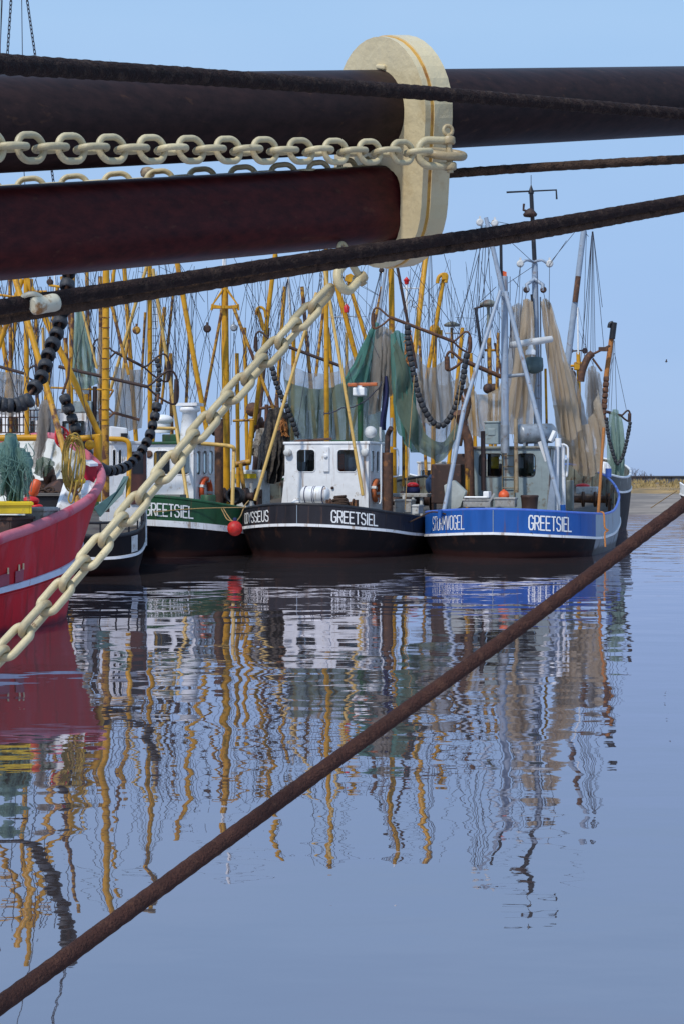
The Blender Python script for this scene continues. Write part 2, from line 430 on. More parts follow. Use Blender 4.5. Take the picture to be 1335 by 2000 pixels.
def wood_mat(name, c1, c2, rough=.4):
    m = bpy.data.materials.new(name); m.use_nodes = True
    n, l = m.node_tree.nodes, m.node_tree.links; b = n['Principled BSDF']
    b.inputs['Specular IOR Level'].default_value = .22
    tc = n.new('ShaderNodeTexCoord'); mp = n.new('ShaderNodeMapping')
    mp.inputs['Rotation'].default_value = (0, 0, -radians(35)); mp.inputs['Scale'].default_value = (1.2, 30, 30)
    l.new(tc.outputs['Object'], mp.inputs[0])
    nz = n.new('ShaderNodeTexNoise'); nz.inputs['Scale'].default_value = 1.6; nz.inputs['Detail'].default_value = 8; nz.inputs['Roughness'].default_value = .65
    l.new(mp.outputs[0], nz.inputs[0])
    n2 = n.new('ShaderNodeTexNoise'); n2.inputs['Scale'].default_value = 3.5; n2.inputs['Detail'].default_value = 5
    l.new(tc.outputs['Object'], n2.inputs[0])
    ad = n.new('ShaderNodeMix'); ad.inputs[0].default_value = .08; l.new(nz.outputs['Fac'], ad.inputs[2]); l.new(n2.outputs['Fac'], ad.inputs[3])
    rp = n.new('ShaderNodeValToRGB'); rp.color_ramp.elements[0].position = .28; rp.color_ramp.elements[1].position = .74
    rp.color_ramp.elements[0].color = c1 + (1,); rp.color_ramp.elements[1].color = c2 + (1,)
    l.new(ad.outputs[0], rp.inputs[0])
    mq = n.new('ShaderNodeMapping'); mq.inputs['Rotation'].default_value = (0, 0, -radians(35)); mq.inputs['Scale'].default_value = (.5, 34, 34); l.new(tc.outputs['Object'], mq.inputs[0])
    n3 = n.new('ShaderNodeTexNoise'); n3.inputs['Scale'].default_value = 1.3; n3.inputs['Detail'].default_value = 3; l.new(mq.outputs[0], n3.inputs[0])
    mg = n.new('ShaderNodeMapRange'); mg.inputs[1].default_value = .66; mg.inputs[2].default_value = .72; mg.inputs[4].default_value = .22; l.new(n3.outputs['Fac'], mg.inputs[0])
    mx = n.new('ShaderNodeMix'); mx.data_type = 'RGBA'; l.new(mg.outputs[0], mx.inputs[0]); l.new(rp.outputs[0], mx.inputs[6]); mx.inputs[7].default_value = (.13, .062, .030, 1)
    l.new(mx.outputs[2], b.inputs['Base Color'])
    mr = n.new('ShaderNodeMapRange'); mr.inputs[3].default_value = rough - .1; mr.inputs[4].default_value = rough + .2
    l.new(n2.outputs['Fac'], mr.inputs[0]); l.new(mr.outputs[0], b.inputs['Roughness'])
    bp = n.new('ShaderNodeBump'); bp.inputs['Strength'].default_value = .15; bp.inputs['Distance'].default_value = .004
    l.new(nz.outputs['Fac'], bp.inputs['Height']); l.new(bp.outputs[0], b.inputs['Normal'])
    return m
M['wood_dark'] = wood_mat('dark_tarred_wood', (.009, .004, .004), (.036, .016, .014), .45)
M['wood_red'] = wood_mat('dark_red_varnished_wood', (.020, .003, .004), (.085, .012, .010), .42)
M['cream'] = mat('cream_enamel', (.68, .565, .335), .42, .10, 6, (.58, .45, .24), .30, 5, bump=.25, bscale=28, coat=.15)
M['cream_chain'] = mat('cream_chain_paint', (.62, .53, .32), .45, .12, 14, (.22, .11, .045), .13, 45, bump=.16, bscale=60, rnd=True, ends=(.044, (.28, .18, .08), .5))
M['rustline'] = mat('rust_stained_seam', (.62, .34, .06), .6, .3, 12, (.30, .12, .02), .35, 10)
M['tar_rope'] = mat('tarred_rope', (.026, .015, .014), .85, .4, 60, (.055, .035, .027), .36, 45, bump=.6, bscale=220, spec=.2)
M['brown_rope'] = mat('weathered_brown_rope', (.085, .052, .036), .85, .4, 50, (.03, .02, .016), .35, 40, bump=.6, bscale=220, spec=.2)
M['rust_rope'] = mat('rusty_mooring_wire', (.060, .025, .019), .8, .25, 40, (.085, .038, .026), .35, 42, bump=.6, bscale=200, spec=.25)
# ------------------------------------------------------------ water and shore
def water_mat():
    m = bpy.data.materials.new('harbour_water'); m.use_nodes = True
    n, l = m.node_tree.nodes, m.node_tree.links; n.clear()
    out = n.new('ShaderNodeOutputMaterial')
    gl = n.new('ShaderNodeBsdfGlossy'); gl.inputs['Roughness'].default_value = .012; gl.inputs[0].default_value = (.94, .90, .99, 1)
    df = n.new('ShaderNodeBsdfDiffuse'); df.inputs[0].default_value = (.062, .051, .050, 1)
    lw = n.new('ShaderNodeFresnel'); lw.inputs['IOR'].default_value = 1.33
    mx = n.new('ShaderNodeMixShader')
    geo = n.new('ShaderNodeNewGeometry')
    def nz(scale, detail, stretch, rough=.5):
        mp = n.new('ShaderNodeMapping'); mp.inputs['Scale'].default_value = stretch
        l.new(geo.outputs['Position'], mp.inputs[0])
        t = n.new('ShaderNodeTexNoise'); t.inputs['Scale'].default_value = scale; t.inputs['Detail'].default_value = detail; t.inputs['Roughness'].default_value = rough
        l.new(mp.outputs[0], t.inputs[0]); return t.outputs['Fac']
    a = nz(.85, 1.5, (.75, 1.0, 1), .45)
    b = nz(2.5, 2.0, (.4, 1.0, 1), .45)
    patch = nz(.16, 2, (1, .6, 1))
    pr = n.new('ShaderNodeMapRange'); pr.inputs[1].default_value = .35; pr.inputs[2].default_value = .65; pr.inputs[3].default_value = .35; pr.inputs[4].default_value = 1.25
    l.new(patch, pr.inputs[0])
    sy = n.new('ShaderNodeSeparateXYZ'); l.new(geo.outputs['Position'], sy.inputs[0])
    far = n.new('ShaderNodeMapRange'); far.inputs[1].default_value = 48; far.inputs[2].default_value = 80; far.inputs[3].default_value = 1; far.inputs[4].default_value = 6; l.new(sy.outputs[1], far.inputs[0])
    pm = n.new('ShaderNodeMath'); pm.operation = 'MULTIPLY'; l.new(pr.outputs[0], pm.inputs[0]); l.new(far.outputs[0], pm.inputs[1])
    m1 = n.new('ShaderNodeMath'); m1.operation = 'MULTIPLY'; l.new(b, m1.inputs[0]); m1.inputs[1].default_value = .18
    m2 = n.new('ShaderNodeMath'); m2.operation = 'ADD'; l.new(a, m2.inputs[0]); l.new(m1.outputs[0], m2.inputs[1])
    fine = nz(7.5, 2.0, (.5, 1.0, 1), .5); mf = n.new('ShaderNodeMath'); mf.operation = 'MULTIPLY_ADD'; l.new(fine, mf.inputs[0]); mf.inputs[1].default_value = .016; l.new(m2.outputs[0], mf.inputs[2])
    m3 = n.new('ShaderNodeMath'); m3.operation = 'MULTIPLY'; l.new(mf.outputs[0], m3.inputs[0]); l.new(pm.outputs[0], m3.inputs[1])
    bp = n.new('ShaderNodeBump'); bp.inputs['Strength'].default_value = 1.0; bp.inputs['Distance'].default_value = .026
    l.new(m3.outputs[0], bp.inputs['Height'])
    l.new(bp.outputs[0], gl.inputs['Normal']); l.new(bp.outputs[0], lw.inputs['Normal'])
    fm = n.new('ShaderNodeMath'); fm.operation = 'MULTIPLY_ADD'; fm.inputs[1].default_value = .60; fm.inputs[2].default_value = .40; l.new(lw.outputs[0], fm.inputs[0])
    l.new(fm.outputs[0], mx.inputs[0]); l.new(df.outputs[0], mx.inputs[1]); l.new(gl.outputs[0], mx.inputs[2])
    l.new(mx.outputs[0], out.inputs[0])
    return m
mb = MB(); mb.grid(lambda u, v: Vector((-160 + 320 * u, -30 + 126 * v, 0)), 4, 4)
mb.build('water', water_mat(), kind='structure')

def shore_mat(name, cols, scale, stretch=(1, 1, 1), bump=.5):
    return mat(name, cols[0], .85, .3, scale, cols[1], .45, scale * .6, stretch=stretch, bump=bump, bscale=scale * 3, spec=.2)
def bank_strip(name, prof, mt, amp=.12, fq=.25):
    mb = MB(); n = 160
    def fn(u, v):
        x = -170 + 340 * u; k = v * (len(prof) - 1); i = min(int(k), len(prof) - 2); t = k - i
        y = prof[i][0] * (1 - t) + prof[i + 1][0] * t; z = prof[i][1] * (1 - t) + prof[i + 1][1] * t
        edge = min(v, 1 - v) * 2
        y += 1.2 * noise.noise(Vector((x * .05, v * .3, 3)))
        z += amp * noise.noise(Vector((x * fq, y * fq, 1.7))) * (0.25 + edge)
        return Vector((x, y, z))
    mb.grid(fn, n, 6 * (len(prof) - 1)); return mb.build(name, mt, kind='structure')
bank_strip('mudflat', [(91.5, -.25), (93.0, .05), (97, .85), (101.5, 1.30)], shore_mat('wet_grey_mud', ((.27, .235, .205), (.18, .16, .145)), 1.2, (.25, 1, 1)), .10)
bank_strip('grass_bank', [(100.8, 1.24), (103.5, 1.62), (107, 1.86), (110, 1.90), (140, 1.2)], shore_mat('dry_ochre_grass', ((.36, .24, .11), (.20, .15, .085)), 1.5, (.4, 1, 1)), .16)
mb = MB(); mb.grid(lambda u, v: Vector((-3000 + 6000 * u, 112 + 4500 * v * v, .75 - .1 * v)), 6, 6)
mb.build('ground', shore_mat('far_meadow', ((.12, .14, .06), (.16, .15, .08)), .1), kind='structure')
# reed tufts on the bank
mb = MB(); rnd = random.Random(3)
for i in range(5200):
    x = rnd.uniform(-14, 48); y = rnd.uniform(101.5, 108.5)
    if noise.noise(Vector((x * .12, y * .2, 9))) < -.15: continue
    z = 1.3 + (y - 101.5) * .12; h = rnd.uniform(.10, .26); w = rnd.uniform(.05, .10); dx = rnd.uniform(-.12, .12)
    mb.add([(x - w, y, z - .05), (x + w, y, z - .05), (x + dx, y + rnd.uniform(-.1, .1), z + h)], [[0, 1, 2]])
mb.build('reed_grass', mat('dry_reed', (.40, .29, .12), .9, .35, 3, (.22, .17, .08), .4, 2), kind='stuff')
# dark low dyke wall behind the grass
mb = MB(); k = 90
for i in range(k):
    x0 = -60 + 1.5 * i; g = .03
    mb.box((x0 + .75, 110.5 + .02 * noise.noise(Vector((i, 0, 0))), 1.9), (1.5 - g, .5, 1.05 + .05 * noise.noise(Vector((i * .7, 1, 0)))))
wall = mb.build('harbour_wall', mat('dark_wall_stone', (.10, .10, .11), .85, .4, 1.2, (.22, .22, .24), .45, .9), bevel=.03, label='low dark stone wall along the top of the far bank', cat='wall', kind='thing')
mb = MB(); mb.box((7.5, 110.5, 2.47), (135, .7, .12)); mb.build('coping', mat('wall_coping', (.07, .07, .08), .8, .3, 2), wall, bevel=.02)
# bare shrub on the bank
def twig(mb, p, d, L, r, dep, rnd):
    q = p + d * L
    mb.tube([p, (p + q) / 2 + Vector((rnd.uniform(-.1, .1) * L, 0, 0)), q], [r, r * .8, r * .6], 4, False)
    if dep:
        for k in range(3):
            nd = (d + Vector((rnd.uniform(-.8, .8), rnd.uniform(-.6, .6), rnd.uniform(-.1, .5)))).normalized()
            twig(mb, p + d * L * rnd.uniform(.45, 1), nd, L * rnd.uniform(.5, .75), r * .55, dep - 1, rnd)
for px, hh, lb in ((1236, .5, 'bare twiggy shrub nearest the boats on the far bank'), (1262, .4, 'small bare shrub further right on the far bank')):
    mb = MB(); rr = random.Random(px)
    base = G(px, 109, 2.05)
    for k in range(7):
        twig(mb, base + Vector((rr.uniform(-.5, .5), 0, 0)), Vector((rr.uniform(-.5, .5), rr.uniform(-.3, .3), 1)).normalized(), hh * rr.uniform(.7, 1.2), .018, 3, rr)
    mb.build('bare_shrub', mat('bare_twigs', (.10, .07, .07), .9), label=lb, cat='shrub', group='shrubs on the far bank')

# ------------------------------------------------------------ foreground: bowsprit, chains, ropes
A1, B1 = P(0, 242, 3.02), P(1335, 197, 4.27)
U = (B1 - A1).normalized()
A2, B2 = P(0, 457, 3.12), P(752, 400, 3.70)
U2 = (B2 - A2).normalized()
C1 = A1 + U * ((P(748, 200, 3.6) - A1).dot(U))
C2 = A2 + U2 * ((C1 - A2).dot(U) / U2.dot(U))
def spar(name, mt, p, q, r0, r1, parent=None, sq=0, n=40, rings=40, **kw):
    mb = MB()
    ex = 2.0 + sq
    def prof(a, i):
        c = (abs(cos(a)) ** ex + abs(sin(a)) ** ex) ** (-1 / ex)
        return c * (1 + .004 * noise.noise(Vector((cos(a) * 2, sin(a) * 2, i * .25))))
    pts = [p.lerp(q, i / rings) for i in range(rings + 1)]
    mb.tube(pts, [r0 + (r1 - r0) * i / rings for i in range(rings + 1)], n, True, prof)
    return mb.build(name, mt, parent, **kw)
LD = 'dark upper spar running through the top of the cream cap fitting'
bows = empty('bowsprit', C2, 'dark bowsprit with upper jib boom and cream cap fitting near the camera', 'bowsprit')
spar('upper_spar', M['wood_dark'], A1 - U * 3.2, B1 + U * 4.5, .104, .098, bows, label='nearly black upper spar passing right through the cap')
spar('lower_spar', M['wood_red'], A2 - U2 * 3.2, C2 + U * .04, .107, .097, bows, sq=1.6, label='dark red lower spar ending in the cap')
# cap fitting
wv = C1 - C2
VV = (wv - U * wv.dot(U)).normalized()
WW = VV.cross(U).normalized()          # points towards the viewer / left
half = (C1 - C2).length / 2; mid = (C1 + C2) / 2
def stadium(R, h, n=18):
    out = []
    for i in range(n + 1): a = pi * i / n; out.append((R * cos(a), h + R * sin(a)))
    for i in range(n + 1): a = pi + pi * i / n; out.append((R * cos(a), -h + R * sin(a)))
    return out
def circ(R, cy, n=40): return [(R * cos(2 * pi * i / n), cy + R * sin(2 * pi * i / n)) for i in range(n)]
def sqc(R, cy, ex=3.6, n=40):
    o = []
    for i in range(n):
        a = 2 * pi * i / n; m = (abs(cos(a)) ** ex + abs(sin(a)) ** ex) ** (-1 / ex); o.append((R * m * cos(a), cy + R * m * sin(a)))
    return o
RC, HC = .187, half - .012
def cap_plate(name, R, t, off, mt, par=bows, bev=.004, hR=.101):
    mb = MB()
    vs, fs = plate_mesh(stadium(R, HC), [circ(hR, half - .010), sqc(hR, -half - .010)], t, mid + VV * .010 + U * off, WW, VV)
    mb.add(vs, fs)
    o = mb.build(name, mt, par, bevel=bev)
    for f in o.data.polygons: f.use_smooth = False
    return o
capb = cap_plate('cap', RC, .058, .045, M['cream'], bev=.010)
cap_plate('front_plate', RC - .004, .018, -.001, M['cream'], capb, .004)
cap_plate('seam', RC - .003, .012, .0138, M['rustline'], capb, .001, .1025)
mb = MB(); mb.box(C1 + VV * .108 - U * .012 + WW * -.005, (.035, .012, .012), (WW, VV, U)); mb.build('weld_lug', M['cream'], capb, bevel=.004)

def link_mesh(pitch, width, bar, name, mt, n=28, m=12):
    """one oval chain link: its long axis along x, lying in the xy plane"""
    mb = MB(); R = (width - bar) / 2; hs = max(.001, (pitch + bar - 2 * R) / 2)
    pts = []
    for i in range(n):
        a = 2 * pi * i / n
        c, s_ = cos(a), sin(a)
        pts.append(Vector((R * c + (hs if c > 0 else -hs if c < 0 else 0), R * s_, 0)))
    vs, fs = [], []
    for i in range(n):
        t = (pts[(i + 1) % n] - pts[i - 1]).normalized(); nn = Vector((t.y, -t.x, 0)); z = Vector((0, 0, 1))
        for j in range(m):
            w = 2 * pi * j / m
            k = 1 + .05 * noise.noise(pts[i] * 60 + Vector((0, 0, j * .3)))
            vs.append(pts[i] + (nn * cos(w) + z * sin(w)) * bar / 2 * k)
    for i in range(n):
        for j in range(m):
            i2, j2 = (i + 1) % n, (j + 1) % m
            fs.append([i * m + j, i2 * m + j, i2 * m + j2, i * m + j2])
    me = bpy.data.meshes.new(name); me.from_pydata(vs, [], fs)
    me.polygons.foreach_set('use_smooth', [True] * len(fs)); me.materials.append(mt); me.update()
    return me

def chain(name, label, pts, pitch, width, bar, roll, mt, cat='chain', group=None, jit=.06, ext=0):
    """links copied along a polyline"""
    if ext: pts = [pts[0] + (pts[0] - pts[1]).normalized() * ext] + list(pts)
    path = smooth_path(pts, 24)
    ds = [0]
    for i in range(1, len(path)): ds.append(ds[-1] + (path[i] - path[i - 1]).length)
    def at(d):
        d = max(0, min(ds[-1], d))
        for i in range(1, len(ds)):
            if ds[i] >= d: return path[i - 1].lerp(path[i], (d - ds[i - 1]) / max(1e-9, ds[i] - ds[i - 1]))
        return path[-1]
    root = empty(name, path[0], label, cat, group)
    me = link_mesh(pitch, width, bar, 'link', mt)
    rnd = random.Random(len(path)); src = None
    for i in range(int(ds[-1] / pitch)):
        a, b = at((i - .1) * pitch), at((i + 1.1) * pitch); c = (a + b) / 2
        t = (b - a).normalized(); up = Vector((0, 0, 1))
        y = up.cross(t).normalized(); z = t.cross(y)
        ang = radians(roll + (90 if i % 2 else 0)) + rnd.uniform(-jit, jit)
        y2 = y * cos(ang) + z * sin(ang); z2 = t.cross(y2)
        mt4 = Matrix((t, y2, z2)).transposed().to_4x4()
        if src is None: o = src = bpy.data.objects.new('link', me)
        else: o = src.copy()
        COL.objects.link(o); o.parent = root
        mt4.translation = c - root.location
        o.matrix_basis = mt4
    return root
chain('bowsprit_chain', 'cream painted chain level across the near side of the dark spars', [P(-420, 262, 2.12), P(0, 287, 2.62), P(430, 293, 3.02), P(835, 298, 3.40)], .0500, .0620, .0136, 88, M['cream_chain'], ext=.9, group='cream bowsprit chains')
chain('bowsprit_chain', 'cream chain half hidden behind the upper edge of the red lower spar', [P(-420, 398, 3.22), P(0, 372, 3.34), P(330, 353, 3.42), P(600, 338, 3.52), P(742, 326, 3.72)], .0508, .0620, .0136, 88, M['cream_chain'], ext=.9, group='cream bowsprit chains')
chain('bobstay_chain', 'long cream chain hanging diagonally from the cap down to lower left', [P(-300, 1560, 2.76), P(0, 1283, 3.0), P(225, 1032, 3.17), P(452, 772, 3.36), P(672, 538, 3.55)], .0665, .0570, .0175, 40, M['cream_chain'], ext=.9, group='cream bowsprit chains', jit=.10)
# shackles
def shackle(name, label, c, t, up, L, Wd, bar, pin=True):
    t = t.normalized(); up = (up - t * up.dot(t)).normalized()
    root = empty(name, c, label, 'shackle', 'shackles on the cap')
    mb = MB(); pts = []
    for i in range(15):
        a = -pi / 2 + pi * i / 14; pts.append(c - t * (cos(a) * Wd) + up * (sin(a) * Wd))
    pts = [c + t * L - up * Wd] + pts + [c + t * L + up * Wd]
    mb.tube(pts, bar, 12); 
    for sg in (-1, 1): mb.lathe(c + t * L + up * (Wd * sg) - up * bar * .9, [(bar * 1.5, 0), (bar * 1.7, bar * .3), (bar * 1.7, bar * 1.5), (bar * 1.5, bar * 1.8)], up, 14)
    mb.build('bow', M['cream_chain'], root)
    mb = MB(); mb.tube([c + t * L - up * (Wd + bar * 1.6), c + t * L + up * (Wd + bar * 1.6)], bar * .8, 12); mb.build('pin', M['cream_chain'], root)
    mb = MB(); mb.torus(c + t * L + up * (Wd + bar * 2.6), bar * 1.2, bar * .5, t.cross(up)); mb.build('pin_eye', M['cream_chain'], root)
    return root
sh = P(838, 299, 3.42)
shackle('chain_shackle', 'cream shackle joining the level chain to the near side of the cap', sh, P(880, 300, 3.44) - sh, Vector((0, 0, 1)), .052, .031, .0095)
mb = MB(); ec = P(868, 301, 3.46); tt = (P(905, 303, 3.50) - ec).normalized()
pts = []
yy = Vector((0, 0, 1)).cross(tt).normalized()
for i in range(24):
    a = 2 * pi * i / 24; pts.append(ec + tt * (cos(a) * .052) + yy * (sin(a) * .034) + Vector((0, 0, 1)) * sin(a) * .012)
pts.append(pts[0]); mb.tube(pts, .0105, 12, False)
mb.build('eye_ring', M['cream_chain'], capb)
sh = P(674, 545, 3.52)
shackle('chain_shackle', 'cream shackle under the cap at the top of the diagonal chain', sh, P(694, 522, 3.56) - sh, Vector((-.55, -.5, .6)), .052, .029, .0115)

def rope(name, label, pts, r0, r1, mt, lay=.11, ridge=.085, fuzz=900, cat='rope', group=None, seed=1, step=.006, strands=3, lump=.06, ext=0):
    if ext:
        pts = [pts[0] + (pts[0] - pts[1]).normalized() * ext * .5] + list(pts) + [pts[-1] + (pts[-1] - pts[-2]).normalized() * ext]
    path0 = smooth_path(pts, 40); path = [path0[0]]; acc = 0
    for i in range(1, len(path0)):
        d = path0[i] - path0[i - 1]; k = max(1, int(d.length / step))
        for j in range(1, k + 1): path.append(path0[i - 1] + d * (j / k))
    L = [0]
    for i in range(1, len(path)): L.append(L[-1] + (path[i] - path[i - 1]).length)
    n = 18
    def prof(a, i):
        q = Vector((cos(a) * 3, sin(a) * 3, L[i] * 70 + seed * 11))
        return 1 + ridge * abs(cos(strands / 2 * (a - 2 * pi * L[i] / lay))) - ridge * .6 + lump * noise.noise(q) + lump * .8 * noise.noise(q * 2.7)
    rr = [r0 + (r1 - r0) * l / L[-1] for l in L]
    mb = MB(); mb.tube(path, rr, n, True, prof)
    rnd = random.Random(seed)
    for k in range(fuzz):
        i = rnd.randrange(2, len(path) - 2); t = (path[i + 1] - path[i]).normalized()
        d = t.orthogonal(); d.rotate(Matrix.Rotation(rnd.uniform(0, 6.28), 3, t)); d.normalize()
        b = path[i] + d * rr[i] * .9; w = rr[i] * .05; h = rr[i] * rnd.uniform(.12, .42)
        e = b + d * h + t * rnd.uniform(-1.2, 1.2) * h
        mb.add([b - t * w, b + t * w, e], [[0, 1, 2]])
    return mb.build(name, mt, None, label=label, cat=cat, group=group)
GR = 'stay ropes across the bowsprit'
rope('stay_rope', 'thick dark fuzzy rope slanting across the upper spar', [P(-330, 98, 1.85), P(0, 125, 2.2), P(420, 152, 2.72), P(860, 184, 3.28), P(1335, 223, 3.85), P(1700, 252, 4.25)], .0160, .0160, M['tar_rope'], group=GR, seed=1, fuzz=1100, ext=4.0)
rope('stay_rope', 'thin brown rope running right from behind the cap fitting', [P(836, 342, 3.80), P(1000, 330, 3.83), P(1335, 311, 3.9), P(1700, 296, 3.98)], .0125, .0120, M['brown_rope'], group=GR, seed=2, fuzz=700, lump=.09, ext=4.0)
rope('stay_rope', 'upper of the twin dark ropes rising below the bowsprit to the right', [P(-330, 655, 2.35), P(0, 600, 2.62), P(330, 549, 2.92), P(660, 497, 3.20), P(1000, 448, 3.52), P(1335, 391, 3.85), P(1700, 330, 4.15)], .0150, .0140, M['tar_rope'], group=GR, seed=3, fuzz=900, ext=4.0)
rope('stay_rope', 'lower of the twin dark ropes rising below the bowsprit to the right', [P(-330, 676, 2.38), P(0, 620, 2.66), P(330, 566, 2.96), P(660, 513, 3.24), P(1000, 464, 3.55), P(1335, 404, 3.88), P(1700, 342, 4.18)], .0150, .0135, M['brown_rope'], group=GR, seed=4, fuzz=900, ext=4.0)
rope('mooring_wire', 'rusty brown mooring line running diagonally over the open water', [P(-330, 2190, 1.98), P(0, 1963, 2.25), P(330, 1722, 2.5), P(660, 1481, 2.75), P(1000, 1236, 2.98), P(1335, 985, 3.2), P(1700, 710, 3.45)], .0148, .0146, M['rust_rope'], lay=.09, ridge=.07, fuzz=500, lump=.035, group=None, seed=5, ext=4.0)
# seizing on the twin ropes
mb = MB(); a, b = P(66, 598, 2.652), P(110, 590, 2.69); ax = (b - a)
mb.lathe(a, [(.0125, -.002), (.0165, .001), (.0172, .006), (.0165, ax.length * .5), (.0172, ax.length - .006), (.016, ax.length), (.012, ax.length + .002)], ax, 20)
c0 = P(52, 592, 2.66); mb.tube(smooth_path([P(40, 590, 2.66), P(48, 578, 2.65), P(66, 574, 2.65), P(80, 580, 2.66)], 5), .005, 8)
mb.build('rope_seizing', mat('stained_cream_sleeve', (.62, .58, .44), .5, .15, 20, (.30, .14, .04), .40, 26), label='rust stained cream sleeve clamped on the twin ropes at left', cat='rope sleeve')
# ------------------------------------------------------------ boat building helpers
_E = [[(1, 0), (0, 0), (0, 1), (1, 1)], [(0, .52), (.8, .52)]]
_O = [[(.25, 0), (0, .16), (0, .84), (.25, 1), (.75, 1), (1, .84), (1, .16), (.75, 0), (.25, 0)]]
GLYPH = {'E': _E, 'O': _O, 'L': [[(0, 1), (0, 0), (1, 0)]], 'I': [[(.5, 0), (.5, 1)]], 'T': [[(0, 1), (1, 1)], [(.5, 1), (.5, 0)]],
         'G': [[(1, .80), (.75, 1), (.25, 1), (0, .84), (0, .16), (.25, 0), (.75, 0), (1, .16), (1, .46), (.58, .46)]],
         'R': [[(0, 0), (0, 1), (.75, 1), (1, .86), (1, .62), (.75, .48), (0, .48)], [(.5, .48), (1, 0)]],
         'S': [[(1, .82), (.75, 1), (.25, 1), (0, .84), (0, .66), (.25, .53), (.75, .47), (1, .34), (1, .16), (.75, 0), (.25, 0), (0, .18)]],
         'D': [[(0, 0), (0, 1), (.65, 1), (1, .8), (1, .2), (.65, 0), (0, 0)]], 'Y': [[(0, 1), (.5, .5), (1, 1)], [(.5, .5), (.5, 0)]],
         'U': [[(0, 1), (0, .16), (.25, 0), (.75, 0), (1, .16), (1, 1)]], 'M': [[(0, 0), (0, 1), (.5, .4), (1, 1), (1, 0)]], 'V': [[(0, 1), (.5, 0), (1, 1)]]}

